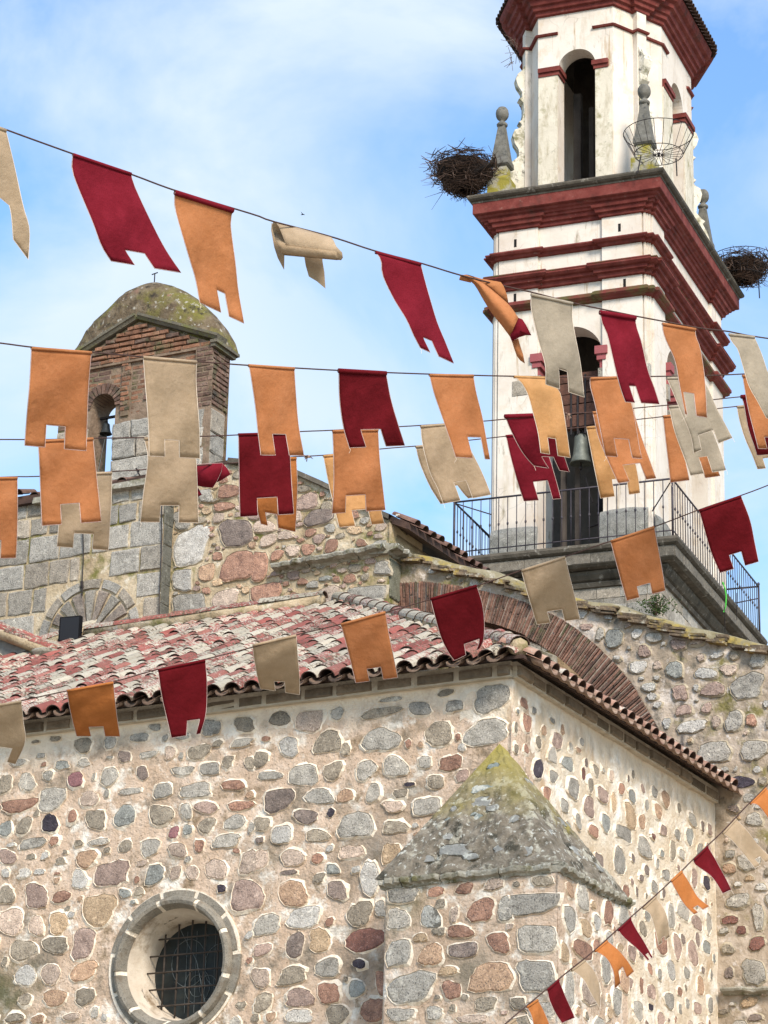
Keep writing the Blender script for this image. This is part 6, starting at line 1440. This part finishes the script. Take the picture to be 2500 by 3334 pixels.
# ---- third string
flag(3,'A',[(248,672),(258,850),(265,1050),(273,1222)],[(605,655),(628,900),(645,1060),(658,1195)],'orange','bright orange banner farthest left on the third string',notch=(.33,.66,.76))
flag(3,'A',[(938,655),(962,790),(935,1000),(913,1197)],[(1262,645),(1276,800),(1284,1000),(1290,1203)],'beige','tan banner in front of the ashlar wall on the third string',notch=(.33,.66,.80))
flag(3,'B',[(-108,1528),(-105,1700),(-102,1900),(-98,2065)],[(222,1518),(232,1750),(242,1900),(252,2045)],'shaded_red','dark red banner right of the bell gable on the third string',notch=(.33,.71,.78))
flag(3,'B',[(505,1505),(512,1700),(512,1880),(500,2042)],[(800,1498),(812,1700),(832,1880),(848,2020)],'orange','orange banner hanging straight in open sky on the third string',notch=(.25,.64,.79))
flag(3,'B',[(1078,1475),(1092,1600),(1140,1780),(1185,1870),(1225,1978)],[(1330,1455),(1400,1620),(1460,1740),(1500,1830),(1535,1920)],'beige','pale beige banner left of the tower edge on the third string',notch=(.36,.62,.76))
flag(3,'E',[(475,628),(500,690),(540,770),(575,820),(605,852)],[(640,622),(690,690),(720,750),(745,820),(765,880)],'red','red banner with rolled top left of the tower arch on the third string',notch=(.42,.72,.76),roll='red')
flag(3,'E',[(870,612),(895,720),(935,820),(985,930)],[(1052,600),(1085,710),(1120,810),(1155,908)],'orange','orange banner over the right tower pilaster partly behind another, on the third string',notch=(.30,.74,.76))
flag(3,'E',[(1213,586),(1240,700),(1280,810),(1310,896)],[(1340,578),(1400,680),(1440,780),(1470,872)],'greige','beige banner lower right of the tower corner on the third string',notch=(.38,.62,.76))
flag(3,'D',[(1418,1495),(1440,1560),(1480,1780),(1530,1930),(1560,2025)],[(1640,1480),(1700,1700),(1750,1870),(1790,2010)],'shaded_red','dark red banner at the right edge on the third string, mostly behind an orange one',notch=(.70,.9,.84),roll='shaded_red')
# ---- fourth string
flag(4,'A',[(-230,915),(-225,1100),(-215,1300),(-210,1440)],[(112,910),(114,1100),(110,1300),(103,1432)],'orange','orange banner cut off by the left edge on the fourth string',notch=(.30,.68,.77))
flag(4,'A',[(400,890),(395,1050),(382,1220),(370,1357)],[(727,876),(724,1050),(714,1220),(705,1382)],'beige','shaded tan banner behind the bright orange one on the fourth string',notch=(.31,.69,.80))
def folded():
    D0=rowD(4,690); t=empty('banner',tuple(onD(690,1512,D0)),'small folded crimson banner beside the foot of the bell gable on the fourth string','banner','castle notched banners on the bunting cords'); o0=Vector(t.location)
    for pts,dd,nm in (([(1255,828),(1350,820),(1448,815),(1440,870),(1410,935),(1385,975),(1330,970),(1283,962),(1262,900)],.0,'cloth'),([(1450,818),(1478,850),(1500,888),(1450,920),(1408,942),(1425,890)],.03,'folded_leg'),([(1288,975),(1312,1020),(1288,1035),(1270,1000)],.04,'leg_flap')):
        P=cv('A',pts); n=len(P); vs=[Vector(onD(p[0],p[1],D0+dd))-o0 for p in P]; c=sum(vs,Vector())/n+Vector((0,-.02,0)); vs.append(c)
        b=MB(); b.add(vs,[(i,(i+1)%n,n) for i in range(n)],0,True); o=b.obj(nm,CLOTH['red'],t); md=o.modifiers.new('thickness','SOLIDIFY'); md.thickness=.003
        b=MB(); b.tube(vs[:-1],.003,4,closed=True); b.obj('trim',TRIM,t)
folded()
flag(4,'B',[(-40,1690),(-20,1850),(5,1980),(38,2110)],[(268,1682),(275,1850),(270,2010),(262,2162)],'burntorange','deep orange banner mostly hidden behind the dark red one on the fourth string',notch=(.20,.50,.80))
flag(4,'B',[(445,1668),(480,1850),(515,2000),(548,2132)],[(740,1640),(780,1820),(810,1980),(840,2108)],'amber','light orange banner showing below the straight hanging orange one on the fourth string',notch=(.36,.72,.78))
flag(4,'B',[(1046,1607),(1075,1720),(1130,1850),(1170,1920),(1208,1980)],[(1250,1590),(1320,1720),(1400,1840),(1450,1900),(1480,1925)],'beige','pale beige banner mostly behind another just left of the tower, on the fourth string',notch=(.42,.66,.72))
flag(4,'E',[(480,718),(500,810),(530,920),(560,1012)],[(612,705),(665,790),(700,900),(727,1000)],'red','red banner above the balcony railing on the left of the tower arch, fourth string',notch=(.40,.78,.72))
flag(4,'E',[(842,680),(865,800),(885,900),(905,998)],[(1000,668),(1045,780),(1070,880),(1083,975)],'amber','amber banner above the balcony railing right of the tower bell on the fourth string',notch=(.36,.72,.76))
flag(4,'E',[(1187,630),(1196,720),(1208,820),(1220,928)],[(1310,618),(1365,720),(1410,810),(1443,898)],'orange','orange banner beside the balcony corner on the fourth string',notch=(.38,.70,.74))
flag(4,'D',[(1380,1587),(1400,1700),(1450,1870),(1520,2030),(1565,2150)],[(1580,1570),(1640,1720),(1700,1900),(1760,2130)],'beige','beige banner at the right edge on the fourth string, behind the dark red one',notch=(.38,.66,.84))
# ---- rising string
flag(5,'J',[(-170,170),(-160,280),(-150,400),(-140,460)],[(138,116),(150,240),(162,380),(100,525)],'beige','beige banner cut off by the left edge over the tiled roof on the rising string',notch=(.38,.78,.76))
flag(5,'J',[(435,50),(450,150),(475,260),(497,343)],[(735,-5),(745,100),(760,230),(778,345)],'burntorange','deep orange banner over the left eave on the rising string',notch=(.33,.66,.80))
flag(5,'J',[(1025,-85),(1045,60),(1080,220),(1112,355)],[(1332,-150),(1342,0),(1335,200),(1298,328)],'shaded_red','dark red banner over the tiled roof on the rising string',notch=(.52,.86,.78))
flag(5,'I',[(-15,1200),(-5,1290),(15,1400),(35,1482)],[(268,1136),(278,1280),(288,1400),(290,1522)],'beige','beige banner over the middle of the tiled roof on the rising string',notch=(.38,.64,.80))
flag(5,'I',[(558,1065),(590,1180),(625,1320),(655,1445)],[(848,985),(868,1110),(900,1270),(928,1410)],'orange','orange banner above the roof eave on the rising string',notch=(.33,.66,.80))
flag(5,'I',[(1142,900),(1170,1010),(1210,1150),(1260,1250),(1298,1300)],[(1442,812),(1478,930),(1492,1060),(1485,1170),(1458,1225)],'shaded_red','crimson banner in front of the brick arch on the rising string',notch=(.46,.88,.80))
flag(5,'G',[(75,715),(105,830),(140,950),(175,1065)],[(358,625),(390,760),(425,900),(455,1030)],'beige','tan banner over the brick arch on the rising string',notch=(.31,.65,.80))
flag(5,'G',[(655,525),(690,660),(725,790),(760,910)],[(938,430),(962,560),(990,710),(1010,845)],'orange','orange banner below the balcony slab on the rising string',notch=(.33,.66,.82))
flag(5,'G',[(1230,325),(1265,450),(1310,600),(1366,730)],[(1503,230),(1560,380),(1590,520),(1618,657)],'shaded_red','large dark red banner at the right end of the balcony on the rising string',notch=(.36,.65,.78))
# ---- steep string
g6=dict(wav=.02,lean=.1,sl=True)
flag(6,'H',[(1560,782),(1605,790),(1650,840),(1700,920)],[(1660,680),(1710,740),(1760,800),(1800,870)],'burntorange','orange banner at the right edge, top of the steep string at lower right',notch=None,**g6)
flag(6,'H',[(1382,975),(1440,1020),(1510,1100),(1590,1200)],[(1466,882),(1540,960),(1610,1050),(1700,1140)],'beige','topmost beige banner on the steep string near the right edge',notch=(.30,.62,.84),**g6)
flag(6,'H',[(1192,1145),(1200,1175),(1290,1240),(1335,1290),(1380,1366)],[(1282,1060),(1330,1140),(1390,1250),(1435,1340)],'shaded_red','upper dark red banner on the steep string against the rubble wall',notch=None,**g6)
flag(6,'H',[(1045,1285),(1085,1360),(1135,1440),(1195,1500)],[(1115,1220),(1160,1290),(1220,1390),(1293,1448)],'burntorange','upper orange banner with a split hem on the steep string',notch=(.25,.58,.84),**g6)
flag(6,'H',[(865,1462),(910,1500),(940,1590),(965,1700)],[(945,1386),(1000,1470),(1025,1550),(1035,1645)],'beige','middle beige banner hanging straight down on the steep string',notch=(.3,.6,.9),**g6)
flag(6,'H',[(702,1602),(740,1650),(820,1720),(895,1800)],[(782,1526),(820,1600),(870,1680),(925,1780)],'shaded_red','middle dark red banner, narrow and pointed, on the steep string',notch=(.30,.72,.86),**g6)
flag(6,'H',[(552,1738),(625,1785),(670,1870),(680,1980)],[(630,1672),(700,1730),(760,1800),(805,1870)],'burntorange','middle orange banner with spread legs on the steep string',notch=(.30,.62,.72),**g6)
flag(6,'H',[(402,1862),(475,1920),(530,2020),(585,2112)],[(485,1798),(540,1860),(575,1940),(585,2040)],'beige','lower beige banner curving over the buttress on the steep string',notch=None,**g6)
flag(6,'H',[(240,1990),(258,2060),(295,2140),(338,2206)],[(316,1925),(350,2010),(385,2090),(420,2170)],'shaded_red','lowest dark red banner on the steep string in front of the buttress',notch=None,**g6)
flag(6,'H',[(110,2100),(140,2160),(160,2260),(170,2330)],[(180,2055),(215,2120),(250,2200),(275,2300)],'burntorange','lowest orange banner on the steep string at the bottom edge',notch=(.3,.6,.84),**g6)
flag(6,'H',[(-30,2225),(5,2290),(20,2380)],[(35,2180),(75,2260),(90,2360)],'beige','last beige banner on the steep string touching the bottom edge',notch=None,**g6)
# frayed knots tied in the cords
def knot(x,y,row,label):
    c=Vector(onD(x,y,rowD(row,x))); b=MB(); rnd=random.Random(int(x)); b.tube([(-.02,0,0),(0,0,.004),(.02,0,0)],.012,6)
    for i in range(16):
        d=Vector((rnd.uniform(-1,1),rnd.uniform(-1,1),rnd.uniform(-1,.7))).normalized()*rnd.uniform(.02,.05); b.tube([(0,0,0),d*.6,d+Vector((0,0,-.01))],.003,3,cap=False)
    o=b.obj('knot',mat('frayed_cord',[(.22,.13,.09),(.36,.24,.17)],scale=60,bump=0)); o.location=c; tag(o,label,'knot')
knot(1001,1488,4,'frayed knot tied in the fourth string beside the dark red banner'); knot(1910,1213+0,2,'frayed knot above the brown bell yoke on the second string') if 0 else None
knot(1848,1352,3,'frayed knot in the third string in front of the bell yoke')
# distant bird
bp=onD(985,699,70); b=MB(); b.tube([(-.12,0,0),(0,0,.02),(.13,0,-.01)],[.008,.04,.008],6); b.add([(-.02,0,0),(.06,0,0),(.03,.28,.08)],[(0,1,2)]); b.add([(-.02,0,0),(.06,0,0),(.03,-.28,.08)],[(0,2,1)])
o=b.obj('bird',BLACK); o.location=tuple(bp); o.scale=(.42,.42,.42); tag(o,'tiny dark bird high in the open sky left of the tower','bird')
# ------------------------------------------------------------------ put each Empty root at its base
def rebase(root,loc):
    loc=Vector(loc); root.location=loc
    for c in root.children: c.location=Vector(c.location)-loc
bpy.context.view_layer.update()
rebase(chapel,(-15,26.15,0)); rebase(nave,(-19,31.8,0)); rebase(lw,tuple(pB)); rebase(arch,(-12.5,32.14,0)); rebase(bk,(-14.5,33.6,9)); rebase(bg_,(GC,32.2,15.2))
